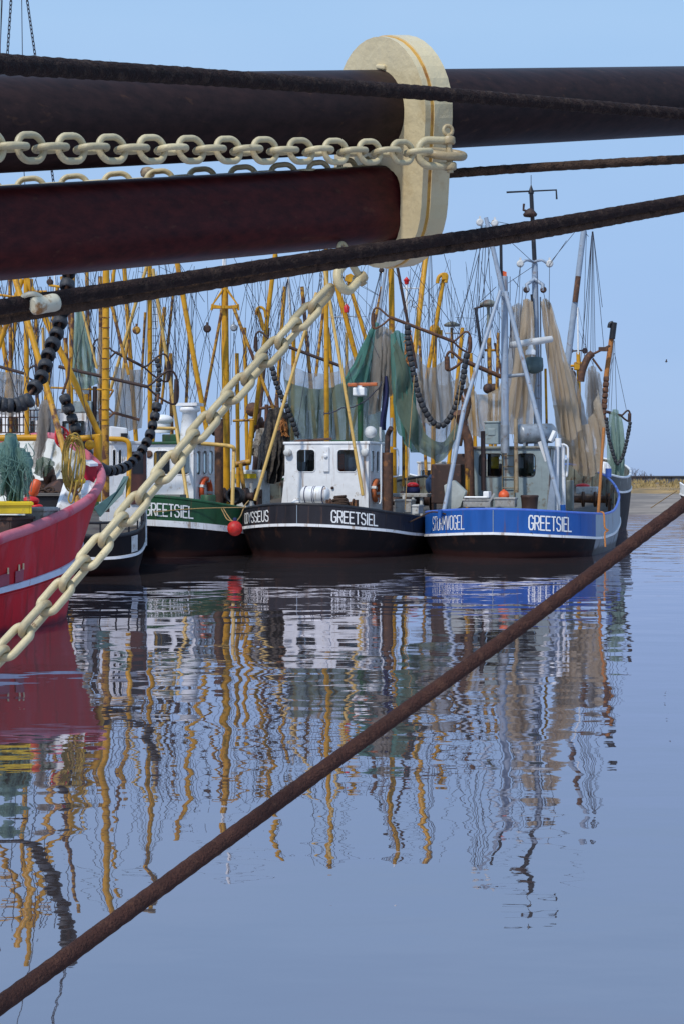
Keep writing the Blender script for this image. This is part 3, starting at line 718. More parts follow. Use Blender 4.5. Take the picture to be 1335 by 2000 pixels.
class Boat:
    def __init__(s, name, label, px, Y, a, X0=None):
        s.X0 = (px - CXP) / F * Y if X0 is None else X0
        s.Y0, s.a = Y, a
        s.ca, s.sa = cos(a), sin(a)
        s.root = empty(name, (s.X0, Y, 0), label, 'fishing boat', 'shrimp boats moored in the harbour')
        s.S = Vector((s.ca, -s.sa, 0)); s.D = Vector((s.sa, s.ca, 0)); s.Z = Vector((0, 0, 1))
    def W(s, a, f, z):
        return Vector((s.X0 + a * s.ca + f * s.sa, s.Y0 - a * s.sa + f * s.ca, z))
    def onf(s, px, py, f):
        """boat coordinates of a photo pixel on the athwart plane f"""
        k = (px - CXP) / F
        a = (k * (s.Y0 + f * s.ca) - s.X0 - f * s.sa) / (s.ca + k * s.sa)
        y = s.Y0 - a * s.sa + f * s.ca
        return a, f, EYE + (HOR - py) / F * y
    def ons(s, px, py, a):
        k = (px - CXP) / F
        f = (k * (s.Y0 - a * s.sa) - s.X0 - a * s.ca) / (s.sa - k * s.ca)
        y = s.Y0 - a * s.sa + f * s.ca
        return a, f, EYE + (HOR - py) / F * y
    def Pf(s, px, py, f): return s.W(*s.onf(px, py, f))

    def hull(s, out, mats, strake=.07, wl_in=.90, stern_in=.65, deck=.75, side=None, cap_r=.055, inner=None, sub=5, bottom_col=None, stripe_mat=None):
        """out: (half breadth, distance from the stern, rail height, strake height) from stern centre to stem"""
        c = [Vector((a, f, 0)) for a, f, _, _ in out]; h = [Vector((zr, zs, 0)) for _, _, zr, zs in out]
        C, Hh = smooth_path(c, sub), smooth_path(h, sub)
        n = len(C)
        s.line = [(-C[i].x, C[i].y, Hh[i].x, Hh[i].y) for i in range(n - 1, 0, -1)] + [(C[i].x, C[i].y, Hh[i].x, Hh[i].y) for i in range(n)]
        N = len(s.line); Ls = s.line; Lmax = max(q[1] for q in Ls)
        nor = []
        for i in range(N):
            p, q = Ls[max(0, i - 1)], Ls[min(N - 1, i + 1)]
            d = Vector((q[0] - p[0], q[1] - p[1], 0)).normalized(); nor.append(Vector((d.y, -d.x, 0)))
        s.nor = nor
        s.arc = [0]
        for i in range(1, N): s.arc.append(s.arc[-1] + sqrt((Ls[i][0] - Ls[i - 1][0]) ** 2 + (Ls[i][1] - Ls[i - 1][1]) ** 2))
        mid0 = s.arc[n - 1]; s.arc = [q - mid0 for q in s.arc]
        def ring(k, z, o=0.0):
            a, f, zr, zs = Ls[k]
            return s.W(a + nor[k].x * o, f + nor[k].y * o, z)
        def wl(k, z, m):
            a, f, zr, zs = Ls[k]; t = f / Lmax
            ff = f + m * (stern_in * (1 - t) ** 2 - .9 * t ** 4)
            return s.W(a * (1 - (1 - wl_in) * m), ff, z)
        s.surf = lambda k, w, o=0.0: ring(k, Ls[k][3] + (Ls[k][2] - Ls[k][3]) * w, o)
        # lower hull
        mb = MB(); rows = []
        for m, fz in ((0, 1.0), (.12, .8), (.4, .45), (.8, .08), (1.1, -.35)):
            rows.append([(ring(k, Ls[k][3]) if m == 0 else wl(k, Ls[k][3] * fz if fz > 0 else fz, m)) for k in range(N)])
        vs = [v for r in rows for v in r]; fs = []
        for j in range(len(rows) - 1):
            for k in range(N - 1): fs.append([j * N + k + 1, j * N + k, (j + 1) * N + k, (j + 1) * N + k + 1])
        if side:
            mb.add(vs, [f for f in fs if abs(s.arc[f[0] % N]) <= side[0]], True); s.hull_o = mb.build('hull', mats['hull'], s.root)
            mb = MB(); mb.add(vs, [f for f in fs if abs(s.arc[f[0] % N]) > side[0]], True); mb.build('hull_side', side[2], s.root)
        else:
            mb.add(vs, fs, True); s.hull_o = mb.build('hull', mats['hull'], s.root)
        # bulwark (solid, two sided)
        def bul(i0, i1, name, mt):
            mb = MB(); vs = []; fs = []; idx = list(range(i0, i1 + 1)); q = len(idx)
            for w in (0, .5, 1):
                vs += [s.surf(k, w) for k in idx]
            for j in range(2):
                for k in range(q - 1): fs.append([j * q + k, j * q + k + 1, (j + 1) * q + k + 1, (j + 1) * q + k])
            mb.add(vs, fs, True); return mb.build(name, mt, s.root)
        if side:
            j = min(range(N), key=lambda k: abs(s.arc[k] - side[0]))
            j0 = min(range(N), key=lambda k: abs(s.arc[k] + side[0]))
            bul(j0, j, 'bulwark', mats['bulwark'])
            bul(j, N - 1, 'side_plating', side[1]); bul(0, j0, 'side_plating', side[1])
        else: bul(0, N - 1, 'bulwark', mats['bulwark'])
        mb = MB(); dz = lambda k: min(Ls[k][2] - .45, max(Ls[k][3] + .02, Ls[k][2] - deck))
        vs = [ring(k, Ls[k][2], -.07) for k in range(N)] + [ring(k, dz(k), -.07) for k in range(N)]
        mb.add(vs, [[k + 1, k, N + k, N + k + 1] for k in range(N - 1)], True)
        # frames inside the bulwark
        for k in range(2, N - 2, 2):
            a, b = ring(k, Ls[k][2] - .03, -.13), ring(k, dz(k), -.16)
            mb.tube([a, b], .03, 4)
        mb.build('bulwark_lining', mats.get('inner', M['olive']), s.root)
        mb = MB(); vs = [ring(k, dz(k) + .01, -.05) for k in range(N)]
        mb.add(vs, [[k, k + 1, N - 2 - k, N - 1 - k] for k in range(N // 2)]); mb.build('deck', M['deck'], s.root)
        mb = MB(); mb.tube([ring(k, Ls[k][2], -.035) for k in range(N)], cap_r, 8); mb.build('rail_cap', mats['rail'], s.root)
        mb = MB(); st = strake / 2
        vs = []
        for dzz, o in ((-st, .0), (-st, .035), (st, .035), (st, .0)): vs += [ring(k, Ls[k][3] + dzz, o) for k in range(N)]
        mb.add(vs, [[j * N + k, j * N + k + 1, (j + 1) * N + k + 1, (j + 1) * N + k] for j in range(3) for k in range(N - 1)])
        mb.build('rubbing_strake', mats.get('stripe', M['white']), s.root)
        s.N, s.n0 = N, n - 1
        return s
    def find(s, px):
        best, out = 1e9, 0
        for k in range(s.N):
            p = s.surf(k, .5); v = s.nor[k]; w = s.S * v.x + s.D * v.y
            if w.y > .15: continue
            d = abs(CXP + p.x / p.y * F - px)
            if d < best: best, out = d, k
        return out
    def at(s, arc, w, o):
        A = s.arc
        for k in range(1, s.N):
            if A[k] >= arc:
                t = (arc - A[k - 1]) / (A[k] - A[k - 1]); return s.surf(k - 1, w, o).lerp(s.surf(k, w, o), t)
        return s.surf(s.N - 1, w, o)
    def arc_of(s, px):
        best, out = 1e9, 0
        for i in range(401):
            arc = -5 + 10 * i / 400; p = s.at(arc, .5, 0); d = abs(CXP + p.x / p.y * F - px)
            if arc < -2.9 and 0: continue
            q = s.at(arc + .02, .5, 0)
            if (q.x / q.y - p.x / p.y) <= 0: continue
            if d < best: best, out = d, arc
        return out
    def letters(s, text, px0, px1, w0, w1, mt, bold=.115):
        a0, a1 = s.arc_of(px0), s.arc_of(px1)
        wd = {'I': .42, 'M': 1.12}
        mb = MB(); adv = (a1 - a0) / (sum(wd.get(ch, 1) for ch in text) - .24); q = 0; pen = 0.0
        for ch in text:
            k = pen; pen += wd.get(ch, 1)
            for st in GLYPH[ch]:
                for (x0, y0), (x1, y1) in zip(st[:-1], st[1:]):
                    # stroke of even width; x in 0..1 scaled to .78 of the advance, y in 0..1
                    W_, H_ = adv * (.18 if ch == 'I' else .86 if ch == 'M' else .74), (s.at(a0, 1, 0) - s.at(a0, 0, 0)).length * (w1 - w0)
                    d = Vector(((x1 - x0) * W_, (y1 - y0) * H_)); L = d.length; d /= L; nn = Vector((-d.y, d.x)); hw = adv * bold
                    pts = []
                    for e, sg in ((-1, -1), (1, -1), (1, 1), (-1, 1)):
                        bx, by = (x0 * W_, y0 * H_) if e < 0 else (x1 * W_, y1 * H_)
                        v = Vector((bx, by)) + d * (e * hw * .55) + nn * (sg * hw)
                        pts.append(s.at(a0 + k * adv + v.x, w0 + v.y / H_ * (w1 - w0), .012 + .0012 * (q % 7)))
                    q += 1
                    mb.add(pts, [[0, 1, 2, 3]])
        return mb.build('lettering', mt, s.root)
    def seam(s, arc=0.0, mt=None, r=.012):
        mb = MB(); mb.tube([s.at(arc, w, .01) for w in (.04, .5, .96)], r, 6); mb.build('weld_seam', mt or M['grey_hull'], s.root)

    def house(s, a0, a1, f0, f1, z0, z1, aft, side, wall, name='wheelhouse', roof=None, roof_over=.06, flare=0, th=.06, port=None, front=None, frame=None, rad=.09):
        """cabin of four real wall panels with window openings; aft/side: lists of (u0,u1,z0,z1) in boat coordinates"""
        H_ = MB()
        S, D, Z = s.S, s.D, s.Z
        glass = []; frames = []
        def panel(org, ux, w, holes):
            hs = [rrect(u0, u1, b0 - z0, b1 - z0, min(rad, (u1 - u0) * .45)) for (u0, u1, b0, b1) in holes]
            vs, fs = plate_mesh([(0, 0), (w, 0), (w, z1 - z0), (0, z1 - z0)], hs, th, org, ux, Z); H_.add(vs, fs)
            nrm = ux.cross(Z).normalized()
            for h in hs:
                frames.append([org + ux * x + Z * y + nrm * (th / 2 + .004) for x, y in h]); glass.append([org + ux * x + Z * y for x, y in h])
        w, l = a1 - a0, f1 - f0
        panel(s.W(a0, f0, z0), S, w, [(u0 - a0, u1 - a0, b0, b1) for u0, u1, b0, b1 in aft])
        panel(s.W(a1, f0 + th, z0), D, l - th, [(u0 - f0 - th, u1 - f0 - th, b0, b1) for u0, u1, b0, b1 in side])
        pt = port if port is not None else side
        panel(s.W(a0, f1, z0), -D, l - th, [(f1 - u1, f1 - u0, b0, b1) for u0, u1, b0, b1 in pt])
        fr = front if front is not None else aft
        panel(s.W(a1 - th, f1, z0), -S, w - 2 * th, [(a1 - th - u1, a1 - th - u0, b0, b1) for u0, u1, b0, b1 in fr])
        ho = H_.build(name, wall, s.root)
        for g, f_ in zip(glass, frames):
            mb = MB(); mb.tube(f_ + [f_[0]], .018, 6, False); wo = mb.build('window_frame', frame or wall, ho)
            mb = MB(); mb.add(g, [list(range(len(g)))]); mb.build('window_pane', M['glass'], ho)
        mb = MB(); q = roof_over
        lo = [s.W(a, f, z1 + .003) for a, f in ((a0 - q, f0 - q), (a1 + q, f0 - q), (a1 + q, f1 + q), (a0 - q, f1 + q))]
        hi = [v + Z * .09 for v in lo]
        mb.hexa(lo, hi); mb.build('roof', roof or wall, ho, bevel=.025)
        mb = MB(); mb.box(s.W((a0 + a1) / 2, (f0 + f1) / 2 + .1, z0 + (z1 - z0) * .45), (w - .3, .5, .9 * (z1 - z0) * .5), (S, D, Z))
        mb.box(s.W((a0 + a1) / 2, (f0 + f1) / 2, z0 + .2), (w - .16, l - .2, .04), (S, D, Z))
        mb.box(s.W(a0 + w * .25, f0 + l * .5, z0 + (z1 - z0) * .75), (.4, .3, .5), (S, D, Z))
        mb.build('console', M['inside'], ho)
        return ho
    def pole(s, name, mt, pts, r, n=8, parent=None):
        mb = MB(); mb.tube(pts, r, n); return mb.build(name, mt, parent or s.root)
    def wires(s, pairs, Y, r=.012, sag=0.0, mt=None, name='rigging_wire'):
        for q in pairs:
            a = P(q[0], q[1], Y); b = P(q[2], q[3], q[4] if len(q) > 4 else Y)
            mb = MB()
            if sag: mb.tube([a, a.lerp(b, .33) - Vector((0, 0, sag)), a.lerp(b, .66) - Vector((0, 0, sag)), b], r, 5, False)
            else: mb.tube([a, b], r, 5, False)
            mb.build(name, mt or M['wire'], s.root)
    def stick(s, name, mt, a, b, w, Y, Yb=None, n=8, w2=None, parent=None):
        """round spar between two photo pixels, w = photo width in pixels"""
        Yb = Yb or Y
        r0, r1 = w / F * Y / 2, (w2 or w) / F * Yb / 2
        return s.pole(name, mt, [P(a[0], a[1], Y), P(b[0], b[1], Yb)], [r0, r1], n, parent)
    def block(s, px, py, Y, size=.16, mt=None, parent=None):
        c = P(px, py, Y); mb = MB()
        mb.lathe(c - Vector((0, .06, 0)), [(size * .3, 0), (size * .5, .02), (size * .5, .10), (size * .3, .12)], Vector((0, 1, 0)), 12)
        mb.box(c + Vector((0, 0, size * .55)), (size * .25, .05, size * .5))
        return mb.build('pulley_block', mt or M['darkbrown'], parent or s.root)
    def lamp(s, px, py, Y, r=.14, mt=None, parent=None):
        c = P(px, py, Y); mb = MB()
        mb.lathe(c, [(r, -.05), (r * 1.02, 0), (r * .8, r * .8), (r * .3, r * 1.3)], Vector((.1, .9, .25)), 14); mb.tube([c + Vector((0, .1, 0)), c + Vector((0, .1, -r * 2))], .02, 6)
        return mb.build('deck_lamp', mt or M['white_clean'], parent or s.root)
    def winch(s, c, w=1.2, r=.28, mt=None):
        c = Vector(c); S = s.S; mb = MB(); x = -w / 2
        for k in range(3):
            p = c + S * (x + w / 3 * k)
            mb.lathe(p, [(r, 0), (r, .03), (r * .45, .04), (r * .5, w / 3 - .06), (r, w / 3 - .05), (r, w / 3 - .02)], S, 18)
        for e in (-1, 1): mb.box(c + S * (w / 2 * e + .06 * e) - Vector((0, 0, r * .4)), (.07, r * 1.3, r * 2.4), (s.S, s.D, s.Z))
        mb.tube([c - S * (w * .62), c + S * (w * .62)], .05, 8)
        return mb.build('winch', mt or M['brown'], s.root)

def bobbins(name, label, pts, size, length, n=None, squash=1.0, gap=1.0, mt=None, roll=True, link=True, tilt=0.0, group='bobbin ropes hanging from the trawl beams'):
    """rubber rollers threaded on a wire; copies of one roller"""
    path = smooth_path(pts, 20); ds = [0]
    for i in range(1, len(path)): ds.append(ds[-1] + (path[i] - path[i - 1]).length)
    root = empty(name, path[0], label, 'bobbin rope', group)
    mb = MB(); mb.tube(path[::3] + [path[-1]], size * .13, 6); mb.build('ground_wire', M['brown'], root)
    mb = MB(); R = size / 2; h = length / 2
    mb.lathe((0, 0, 0), [(R * .25, -h), (R * .80, -h), (R * .93, -h * .8), (R, -h * .2), (R * .98, h * .5), (R * .84, h), (R * .72, h * .9), (R * .5, h * .1), (R * .16, 0)], Vector((0, 0, 1)), 18)
    src = mb.build('bobbin', mt or M['rubber'], root)
    me = src.data; src.location = (0, 0, 0)
    me.transform(Matrix.Translation(root.location)); 
    rnd = random.Random(len(path)); step = length * gap; k = int(ds[-1] / step); first = True
    for i in range(k):
        d = (i + .5) * step
        for q in range(1, len(ds)):
            if ds[q] >= d: break
        t = (path[q] - path[q - 1]).normalized(); c = path[q - 1].lerp(path[q], (d - ds[q - 1]) / max(1e-9, ds[q] - ds[q - 1]))
        if t.z > 0: t = -t
        if tilt: t = (t + Vector((.12, -tilt, 0))).normalized()
        sc = rnd.uniform(.92, 1.06)
        t = (t + Vector((rnd.uniform(-.12, .12), rnd.uniform(-.12, .12), rnd.uniform(-.12, .12)))).normalized()
        m = t.to_track_quat('Z', 'Y').to_matrix().to_4x4() @ Matrix.Diagonal((sc, sc, sc, 1))
        m.translation = c - root.location
        o = src if first else src.copy()
        if not first: COL.objects.link(o)
        first = False
        o.parent = root; o.matrix_basis = m
    return root

def net(name, label, top, bot, Y, mt, Yb=None, fold=.18, nf=5, nu=40, nv=26, seed=1, pinch=0.0, group='nets hung up to dry', twist=0):
    """hanging net between an upper and a lower line of photo pixels, draped in folds"""
    T = smooth_path([P(p[0], p[1], p[2] if len(p) > 2 else Y) for p in top], 8); B = smooth_path([P(p[0], p[1], p[2] if len(p) > 2 else (Yb or Y)) for p in bot], 8)
    def at(L, u):
        k = u * (len(L) - 1); i = min(int(k), len(L) - 2); return L[i].lerp(L[i + 1], k - i)
    def fn(u, v):
        p = at(T, u).lerp(at(B, u), v)
        a = fold * (.25 + .9 * sin(pi * min(1, v * .75 + .12)))
        ph = u * nf * 2 * pi + seed + 1.8 * noise.noise(Vector((u * 3, v * 2, seed)))
        p.y += a * sin(ph) + .3 * fold * sin(2.3 * ph + 1)
        p.x += a * .5 * cos(ph * 1.0 + v * 2) + .15 * fold * noise.noise(Vector((u * 9, v * 9, seed + 5)))
        p.z += fold * .45 * noise.noise(Vector((u * 5, v * 4, seed + 9))) * (1 if v > .03 else 0)
        return p
    mb = MB(); mb.grid(fn, nu, nv)
    return mb.build(name, mt, None, label=label, cat='fishing net', group=group)

def beam(name, label, a, b, w, Y, mt=None, shoes=(1, 1), size=44, group='trawl beams slung aloft', Yb=None):
    """trawl beam with a bent shoe at its ends"""
    Yb = Yb or Y; mt = mt or M['darkbrown']
    p, q = P(a[0], a[1], Y), P(b[0], b[1], Yb)
    root = tag(empty(name, p, label, 'trawl beam', group), kind='thing')
    r = w / F * Y / 2
    mb = MB(); mb.tube([p.lerp(q, i / 6) for i in range(7)], r, 10); mb.build('beam_pole', mt, root)
    s_ = size / F * Y
    for e, pt, d in ((0, p, -1), (1, q, 1)):
        if not shoes[e]: continue
        dx = Vector((.45 * d, .15, 0)).normalized()
        pts = [pt, pt + Vector((0, 0, .15 * s_)) + dx * .25 * s_, pt + Vector((0, 0, .7 * s_)) + dx * .9 * s_, pt + Vector((0, 0, .62 * s_)) + dx * 1.25 * s_, pt + Vector((0, 0, 0)) + dx * 1.42 * s_, pt - Vector((0, 0, .75 * s_)) + dx * 1.3 * s_, pt - Vector((0, 0, .5 * s_)) + dx * .6 * s_, pt]
        mb = MB(); mb.tube(smooth_path(pts, 4), r * .62, 7); 
        mb.tube([pt + Vector((0, 0, .35 * s_)) + dx * 1.33 * s_, pt - Vector((0, 0, .72 * s_)) + dx * 1.3 * s_], r * 1.15, 6)
        mb.build('beam_shoe', mt, root)
    return root

def life_ring(label, c, nrm, R, r, mt):
    root = empty('life_ring', c, label, 'life ring', 'orange life rings on the cabins')
    mb = MB(); mb.torus(c, R, r, nrm, 28, 10); mb.build('ring', mt, root)
    n = Vector(nrm).normalized(); a = n.orthogonal().normalized(); b = n.cross(a)
    for k in range(4):
        d = a * cos(pi / 2 * k + .5) + b * sin(pi / 2 * k + .5); t = n.cross(d)
        mb = MB(); mb.torus(c + d * R, r * 1.06, .012, t, 12, 6); mb.box(c + d * R, (r * 2.14, .09, r * 2.14), (d, t, n)); mb.build('band', M['offwhite'], root, bevel=r * .7)
    return root

def crate(label, c, d, mt, ax=None, cat='fish box', group='boxes on the decks'):
    c = Vector(c); X, Yv, Z = ax or (Vector((.95, -.3, 0)).normalized(), Vector((.3, .95, 0)).normalized(), Vector((0, 0, 1)))
    root = empty('fish_box', c, label, cat, group)
    w, l, h = d; t = .035
    mb = MB()
    for sx in (-1, 1): mb.box(c + X * (sx * (w / 2 - t / 2)) + Z * h / 2, (t, l, h), (X, Yv, Z))
    for sy in (-1, 1): mb.box(c + Yv * (sy * (l / 2 - t / 2)) + Z * h / 2, (w - 2 * t, t, h), (X, Yv, Z))
    mb.box(c + Z * t / 2, (w - 2 * t, l - 2 * t, t), (X, Yv, Z)); mb.build('box_walls', mt, root, bevel=.01)
    mb = MB()
    for sy in (-1, 1): mb.box(c + Yv * (sy * (l / 2 + .012)) + Z * (h - .04), (w + .05, .03, .05), (X, Yv, Z))
    for sx in (-1, 1): mb.box(c + X * (sx * (w / 2 + .012)) + Z * (h - .04), (.03, l - .01, .05), (X, Yv, Z))
    mb.build('rim', mt, root, bevel=.008)
    return root
def rects(fn, plane, lst, idx):
    """photo rectangles (x0, x1, ytop, ybottom) -> rectangles on a boat plane"""
    out = []
    for x0, x1, y0, y1 in lst:
        p, q, m = fn(x0, y0, plane), fn(x1, y1, plane), fn((x0 + x1) / 2, y1, plane)
        mt = fn((x0 + x1) / 2, y0, plane)
        out.append((min(p[idx], q[idx]), max(p[idx], q[idx]), m[2], mt[2]))
    return out

# ============================================================ black boat in the middle
O = Boat('fishing_boat', 'black hulled shrimp boat with bright white wheelhouse, moored in the middle', 580, 43.0, .30)
O.hull([(0, 0, 1.65, 1.03), (.9, .20, 1.62, 1.0), (1.8, .72, 1.52, .92), (2.45, 1.6, 1.38, .82), (2.8, 2.9, 1.25, .68), (2.9, 4.5, 1.15, .60), (2.9, 7, 1.2, .62), (2.7, 10, 1.5, .85), (2.0, 13, 1.95, 1.2), (1.0, 15, 2.3, 1.5), (0, 16, 2.5, 1.7)],
       dict(hull=M['black_hull'], bulwark=M['dark_bulwark'], rail=M['black']), strake=.085)
O.letters('ODYSSEUS', 479, 525, .22, .74, M['white_clean'], .095)
O.letters('GREETSIEL', 647, 736, .20, .76, M['white_clean'])
O.seam()
for q in (-1.6, 1.5, 2.9, 4.6): O.seam(q, M['dark_bulwark'], .006)
f0 = 3.2
a0, a1 = O.onf(557, 900, f0)[0], O.onf(719, 900, f0)[0]
zt = O.onf(640, 868, f0)[2]
f1 = O.ons(750, 900, a1)[1]
oh = O.house(a0, a1, f0, f1, .55, zt, rects(O.onf, f0, [(580, 616, 878, 922), (659, 697, 878, 922)], 0), rects(O.ons, a1, [(721.5, 728, 880, 923), (731.5, 737.5, 881, 922)], 1), M['white'], rad=.12)
mb = MB(); c = O.Pf(638, 897, f0); mb.box(c - O.D * .06, (.20, .06, .80), (O.S, O.D, O.Z)); mb.lathe(c - O.D * .08 + O.Z * .1, [(.06, 0), (.07, .05), (.04, .07)], -O.D, 12)
mb.build('window_post', M['white'], oh, bevel=.01)
for px, py in ((564, 884), (713, 884)):
    mb = MB(); c = O.Pf(px, py, f0); mb.lathe(c - O.D * .03, [(.13, 0), (.13, .12), (.10, .15), (.0, .16)], -O.D, 16); mb.build('porthole_lamp', M['offwhite'], oh)
mb = MB(); mb.lathe(O.Pf(650, 953, f0) - O.D * .03, [(.05, 0), (.05, .05), (.0, .06)], -O.D, 10); mb.build('vent_plug', M['darkbrown'], oh)
for x0, x1, y0, y1, mm, nm, ff in ((582, 598, 902, 921, 'grey_blue', 'screen_box', .45), (661, 671, 886, 921, 'orange_old', 'inner_panel', .7), (680, 697, 892, 921, 'grey_blue', 'screen_box', .5), (604, 612, 885, 921, 'darkbrown', 'inner_panel', .9)):
    p, q = O.onf(x0, y0, f0 + ff), O.onf(x1, y1, f0 + ff)
    mb = MB(); mb.box(O.W((p[0] + q[0]) / 2, f0 + ff, (p[2] + q[2]) / 2), (q[0] - p[0], .18, p[2] - q[2]), (O.S, O.D, O.Z)); mb.build(nm, M[mm], oh, bevel=.03)
# flared knees beside the house
mb = MB(); p = [O.Pf(558, 905, f0 - .04), O.Pf(549, 992, f0 - .04), O.Pf(563, 992, f0 - .04)]; mb.prism(p, O.D * .6); mb.build('house_knee', M['white'], oh)
mb = MB(); p = [O.Pf(574, 975, f0 - .03), O.Pf(560, 992, f0 - .9), O.Pf(585, 992, f0 - .9), O.Pf(580, 976, f0 - .03)]; mb.prism(p, O.S * .04); mb.build('house_knee', M['white'], oh)
# roof gear
O.stick('roof_rail', M['brown'], (575, 862), (648, 857), 5, 46.6)
O.stick('roof_rail', M['green_hull'], (646, 861), (725, 864), 4, 46.8)
O.stick('mast', M['yellow'], (638, 868), (637, 440), 10, 47.3, n=12, w2=9)
O.stick('mast_band', M['darkbrown'], (632, 808), (644, 806), 7, 47.3)
O.stick('stay_pole', M['yellow_pale'], (618, 572), (498, 978), 6.5, 46.4, 44.6)
O.stick('stay_pole', M['yellow_pale'], (634, 528), (708, 968), 6.5, 46.4, 44.9)
O.stick('radar_post', M['green_hull'], (703, 866), (703, 776), 11, 47.0, n=12)
mb = MB(); c = P(707, 751, 47); mb.box(c, (1.02, .12, .12), (O.S, O.D, O.Z)); rs = mb.build('radar_scanner', M['orange_old'], O.root, bevel=.03)
mb = MB(); c = P(702, 765, 47); mb.box(c, (.40, .34, .26), (O.S, O.D, O.Z)); mb.tube([c - O.Z * .15, c + O.Z * .2], .09, 10); mb.build('radar_motor', M['white_clean'], rs, bevel=.05)
mb = MB(); mb.ball(P(723, 844, 46.6), .21, 16, (1, 1, .95)); mb.build('compass_dome', M['offwhite'], O.root)
# exhaust with its bent tail, ladder, grab rails
O.stick('exhaust_pipe', M['brown'], (756, 1000), (756, 884), 21, 45.6, n=14)
O.pole('exhaust_tail', M['darkbrown'], smooth_path([P(755, 884, 45.6), P(756, 862, 45.6), P(757, 848, 45.6), P(763, 836, 45.4)], 5), .085, 12)
O.pole('grab_rail', M['white_clean'], smooth_path([P(767, 876, 46), P(774, 877, 46), P(777, 886, 46), P(777, 922, 46), P(774, 930, 46), P(767, 931, 46)], 5), .028, 8)
O.pole('grab_rail', M['white_clean'], smooth_path([P(744, 868, 45.4), P(743, 900, 45.4), P(743, 975, 45.4), P(739, 983, 45.4)], 4), .022, 8)
O.stick('vent_post', M['grey_blue'], (763, 872), (764, 816), 6, 47)
O.stick('antenna_foot', M['offwhite'], (742, 862), (742, 834), 5, 46.8)
O.winch(P(668, 985, 44.2), .8, .18)
O.winch(P(800, 978, 50), 1.6, .35, M['darkbrown'])
mb = MB(); mb.box(P(803, 967, 48), (1.3, .9, .12), (O.S, O.D, O.Z)); mb.build('sorting_table', M['crate'], O.root, bevel=.02)
for px in (788, 806, 822): O.stick('table_leg', M['offwhite'], (px, 968), (px + 1, 1010), 7, 47.6)
# fore mast with its tripod
O.stick('fore_mast', M['yellow'], (768, 968), (762, 452), 13, 54, n=12, w2=11)
O.stick('mast_top', M['white_clean'], (762, 452), (761, 392), 7, 54, w2=4)
O.stick('tripod_leg', M['grey_blue'], (756, 500), (729, 690), 6, 53.5)
O.stick('tripod_leg', M['darkbrown'], (772, 505), (812, 720), 6, 53.5)
O.stick('gantry_post', M['yellow_rust'], (787, 950), (787, 690), 6, 52)
O.stick('derrick', M['yellow'], (836, 452), (806, 712), 11, 56, 54, w2=10)
O.block(744, 528, 53.6, .2)
rnd = random.Random(5)
O.wires([(763, 455, 690, 735), (763, 455, 712, 640), (761, 480, 745, 700), (744, 530, 737, 660), (744, 530, 716, 690), (836, 455, 838, 700), (838, 455, 846, 700), (832, 460, 782, 620), (834, 470, 800, 610), (858, 470, 912, 650), (762, 500, 835, 452), (763, 470, 905, 665), (840, 470, 850, 690), (762, 520, 830, 620)], 53.6)
O.wires([(638, 445, 560, 700), (638, 455, 580, 840), (638, 450, 700, 690), (638, 470, 740, 700), (638, 470, 668, 715), (606, 470, 600, 690), (640, 560, 690, 760), (632, 520, 590, 720)], 47.2, .010)
O.wires([(632, 808, 668, 796), (668, 796, 700, 790), (700, 790, 734, 762), (734, 762, 745, 745)], 46.8, .022, .05)
O.wires([(808, 733, 797, 880), (898, 745, 885, 860), (797, 880, 790, 995)], 45.2, .014, mt=M['rope_tan'], name='fall_rope')
life_ring('stained orange life ring on the side of the bright white wheelhouse', O.W(a1 + .12, O.ons(728, 955, a1)[1], O.ons(728, 959, a1)[2]), O.S, .33, .085, M['orange_old'])
# life raft canister
root = empty('life_raft', O.Pf(615, 985, 2.0), 'white life raft canister with dark straps in front of the bright white wheelhouse', 'life raft')
c0, c1 = O.Pf(588, 967, 2.2), O.Pf(643, 967, 2.2); ax = c1 - c0
mb = MB(); mb.lathe(c0, [(.05, 0), (.20, .03), (.27, .10), (.29, ax.length * .5), (.27, ax.length - .1), (.20, ax.length - .03), (.05, ax.length)], ax, 22); mb.build('canister', M['white'], root)
for t in (.2, .47, .53, .82): mb = MB(); mb.torus(c0 + ax * t, .283, .014, ax, 22, 6); mb.build('strap', M['blue_cloth'], root)
mb = MB(); mb.box((c0 + c1) / 2 - O.Z * .30, (ax.length, .5, .06), (O.S, O.D, O.Z))
for t in (.05, .95): mb.box(c0 + ax * t - O.Z * .5, (.06, .4, .5), (O.S, O.D, O.Z))
mb.build('cradle', M['offwhite'], root)
# coil and bits on the aft deck
mb = MB()
for k in range(5): mb.torus(O.Pf(664, 985, 1.4) + O.Z * .06 * k + Vector((rnd.uniform(-.03, .03), 0, 0)), .22 - .015 * k, .045, (rnd.uniform(-.15, .15), rnd.uniform(-.15, .15), 1), 20, 6)
mb.build('rope_coil', M['brown_rope'], None, label='brown rope coil on the stern of the black hulled boat', cat='rope coil')
for i, (px, py, w, h, mt_, lb) in enumerate([(790, 1000, .55, .42, M['crate'], 'grey box on the low side deck beside the brown exhaust'), (806, 1003, .5, .3, M['offwhite'], 'small white box beside the blue bow rail')]):
    crate(lb, P(px, py, 46.5), (w, .6, h), mt_)
mb = MB(); c = P(805, 955, 49.5); mb.lathe(c - O.Z * .2, [(.1, 0), (.24, .04), (.26, .14), (.24, .25), (.1, .3)], O.Z, 18)
fb = mb.build('net_float', M['blue_cloth'], None, label='navy blue float with red top lying on the grey sorting table', cat='float')
mb = MB(); mb.lathe(c + O.Z * .08, [(.22, 0), (.24, .05), (.12, .14), (0, .15)], O.Z, 18); mb.build('float_top', M['red'], fb)
